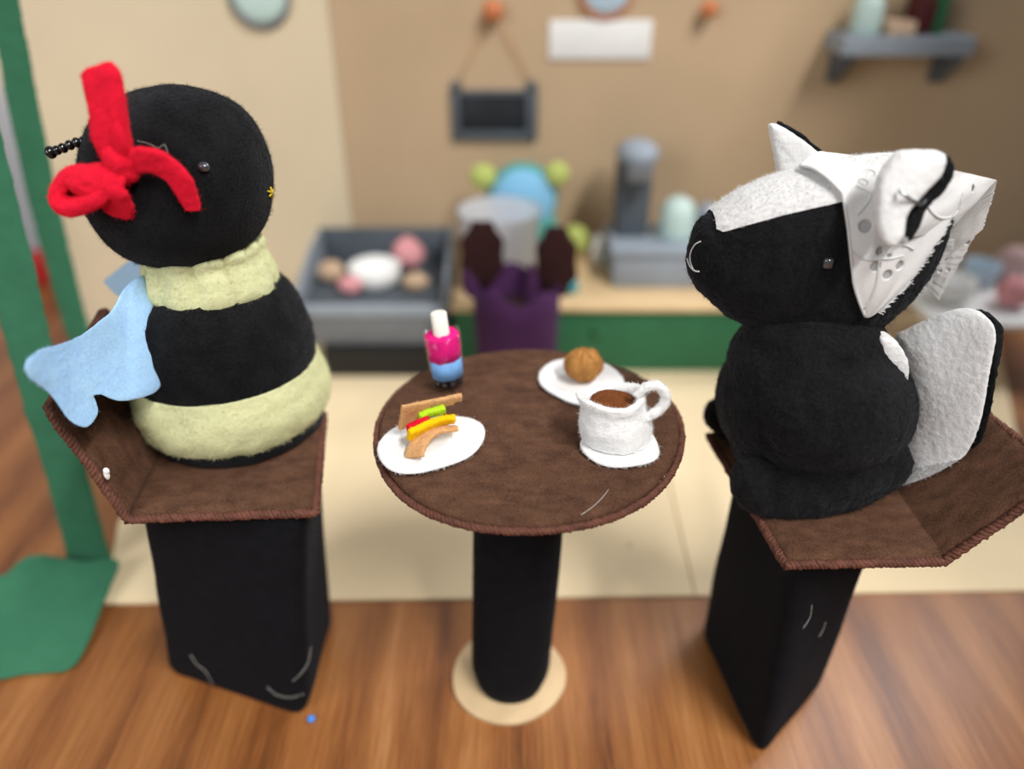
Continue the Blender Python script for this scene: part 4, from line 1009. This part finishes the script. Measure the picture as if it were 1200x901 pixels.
fx = A(304, -8, .48).x; fy = le.y+(fx-le.x)/(ke.x-le.x)*(ke.y-le.y)
cpl = A(304, -6, fy-.0005); Mn = pn.to_track_quat('Z', 'Y').to_matrix().to_4x4()
t = thing('wall_plate', 'mint round plate with a grey rim on the pale left card panel', 'wall plate', cpl+pn*.0008)
bm = bmesh.new(); lathe(bm, [(0, 0), (.025, 0), (.0255, .004), (.018, .007), (0, .006)], cpl+pn*.0008, 48, M=Mn); obj('face', bm, mintp, t)
bm = bmesh.new(); tube(bm, [cpl+pn*.005+Mn @ Vector((.0262*math.cos(2*PI*k/48), .0262*math.sin(2*PI*k/48), 0)) for k in range(48)], .0022, 8, True); obj('rim', bm, mgreyp, t)
# shelf at top right
sd = .05; sx0 = A(990, 48, WF-sd).x; sx1 = A(1142, 60, WF-sd).x; szt = A(1060, 44, WF-sd).z
sh = thing('wall_shelf', 'blue grey wall shelf on two brackets at the upper right of the backdrop', 'shelf', ((sx0+sx1)/2, WF, szt))
bx('board', sx0, sx1, WF-sd, WF-.0003, szt-.016, szt, greyp, sh, .001)
for x in (sx0+.008, sx1-.012):
    bm = bmesh.new(); pr = [(WF-.0004, szt-.016), (WF-sd+.008, szt-.016), (WF-sd+.008, szt-.022), (WF-.012, szt-.046), (WF-.0004, szt-.048)]
    a = [bm.verts.new((x, y, z)) for y, z in pr]; b = [bm.verts.new((x+.009, y, z)) for y, z in pr]; bm.faces.new(a); bm.faces.new(b[::-1])
    for k in range(5): bm.faces.new((a[k], a[(k+1) % 5], b[(k+1) % 5], b[k]))
    obj('bracket', bm, dgreyp, sh, smooth=False)
szs = szt+.0002
cj = (A(1013, 30, WF-.025).x, WF-.026, szs); bm = bmesh.new(); lathe(bm, [(0, 0), (.013, 0), (.014, .003), (.0135, .026), (.010, .032), (0, .033)], cj, 32); set_origin(tag(obj('mint_jar', bm, mintp), 'pale mint jar at the left end of the wall shelf', 'jar'), cj)
a = A(1043, 30, WF-.04).x
bb = bx('tan_box', a, a+.024, WF-.043, WF-.015, szs, szs+.012, boxt, None); tag(bb, 'low tan box beside the mint jar on the wall shelf', 'box')
set_origin(bb, (a+.012, WF-.03, szs))
for dx, wv, hv, m_, lb in ((.026, .008, .034, winep, 'wine red book nearest the tan box on the wall shelf'), (.0345, .007, .03, winep, 'second wine red book along the wall shelf, just right of the first'), (.043, .009, .036, bookg, 'green book at the right end of the row on the wall shelf')):
    bb = bx('small_book', a+dx, a+dx+wv, WF-.036, WF-.006, szs, szs+hv, m_, None); tag(bb, lb, 'book', 'books on the wall shelf'); set_origin(bb, (a+dx+wv/2, WF-.02, szs))
# red box on the oak table beyond the backdrop
p = Z(45, 335, 0); bb = bx('red_box', p.x-.02, p.x+.016, .575, .605, .0003, .035, redp, None); tag(bb, 'small red box on the oak table beyond the green strips', 'box'); set_origin(bb, (p.x, .59, 0))

# ================================================================== SMALL DETAILS
p = Z(365, 843, .0011); bm = bmesh.new(); ellips(bm, (p.x, p.y, .0019), (.0023, .0022, .0018)); set_origin(tag(obj('blue_crumb', bm, bluebead), 'tiny blue crumb on the oak table at the foot of the left stool', 'crumb'), (p.x, p.y, 0))
p = Z(738, 640, zc); bm = bmesh.new(); ellips(bm, (p.x, p.y, zc+.0006), (.0006, .002, .0006)); set_origin(tag(obj('dark_speck', bm, dbrownf), 'tiny dark speck on the beige card beside the round table pole', 'speck'), (p.x, p.y, zc))

# single loose hairs caught on the felt
def stray(root, mesh_part, pts, r=.0001):
    ht = hitter([(mesh_part.data, root.location)]); q = [ht(x, y, .0007)[0] for x, y in pts]; q = [z for z in q if z]
    if len(q) > 2: bm = bmesh.new(); tube(bm, spline(q, 5), r, 5); obj('stray_hair', bm, hairm, root)
def kid(root, name): return [c for c in root.children if c.name.split('.')[0] == name][0]
for pts in ([(343, 797), (352, 788), (360, 775), (363, 758)], [(314, 804), (325, 813), (340, 816), (355, 812)], [(224, 766), (232, 778), (242, 786), (250, 802)]): stray(stoolL, kid(stoolL, 'pedestal'), pts)
for pts in ([(958, 745), (963, 738), (966, 728)], [(940, 735), (948, 722), (950, 708)]): stray(stoolR, kid(stoolR, 'pedestal'), pts)
for pts in ([(162, 166), (175, 169), (186, 174), (193, 170), (197, 180)], [(283, 270), (289, 280), (292, 288)]): stray(bee, head, pts, .00006)
stray(tb, kid(tb, 'table_top'), [(681, 604), (696, 594), (707, 583), (713, 575)])

# loose fibres on the fleece and felt
def kids(root, name): return [c for c in root.children_recursive if c.name.split('.')[0] == name]
for root, name, n, ln, m_ in ((bee, 'head', 16000, .0012, black), (bee, 'black_band', 12000, .0012, black), (bee, 'cream_band', 12000, .0013, cream), (bee, 'ruffled_collar', 6000, .0013, cream), (bee, 'wing', 5000, .0011, None),
                              (bee, 'bow', 800, .001, redf), (bee, 'bow_loop', 1400, .001, redf), (bee, 'bow_tail', 1100, .001, redf),
                              (sk, 'head', 11000, .0012, black), (sk, 'body', 12000, .0012, black), (sk, 'leg', 4000, .0012, black), (sk, 'face_stripe', 7000, .0013, whitef), (sk, 'tail', 12000, .0013, whitef), (sk, 'tail_back', 9000, .0015, black),
                              (sk, 'back_stripe', 2500, .0013, whitef), (sk, 'ear', 3500, .0012, whitef), (sk, 'ear_back', 2500, .0013, black),
                              (stoolL, 'pedestal', 9000, .0009, blackfelt), (stoolR, 'pedestal', 9000, .0009, blackfelt), (tb, 'pole', 6000, .0009, blackfelt), (stoolL, 'seat', 5000, .0008, brownf), (stoolL, 'backrest', 5000, .0008, brownf), (stoolR, 'seat', 5000, .0008, brownf), (stoolR, 'backrest', 5000, .0008, brownf), (tb, 'table_top', 12000, .0008, brownf),
                              (cup, 'cup_body', 5000, .0011, whitefelt), (cup, 'handle', 1200, .001, whitefelt), (sw, 'bread_slice', 1500, .0008, tanf), (sw, 'cheese', 900, .0008, yellowf), (sw, 'tomato', 500, .0007, tomatof), (sw, 'lettuce', 500, .0007, limef), (dr, 'blue_layer', 600, .0006, skyf), (cup, 'coffee', 900, .001, coffeef), (dr, 'pink_layer', 900, .0009, pinkf)):
    for o_ in kids(root, name): fuzz(o_, n, ln, m_ or o_.data.materials[0])
for o_ in bpy.data.objects:
    if o_.name.split('.')[0] in ('felt_plate', 'felt_saucer'): fuzz(o_, 3500, .001, whitefelt)
    if o_.name == 'felt_bun': fuzz(o_, 2500, .0012, bunf)
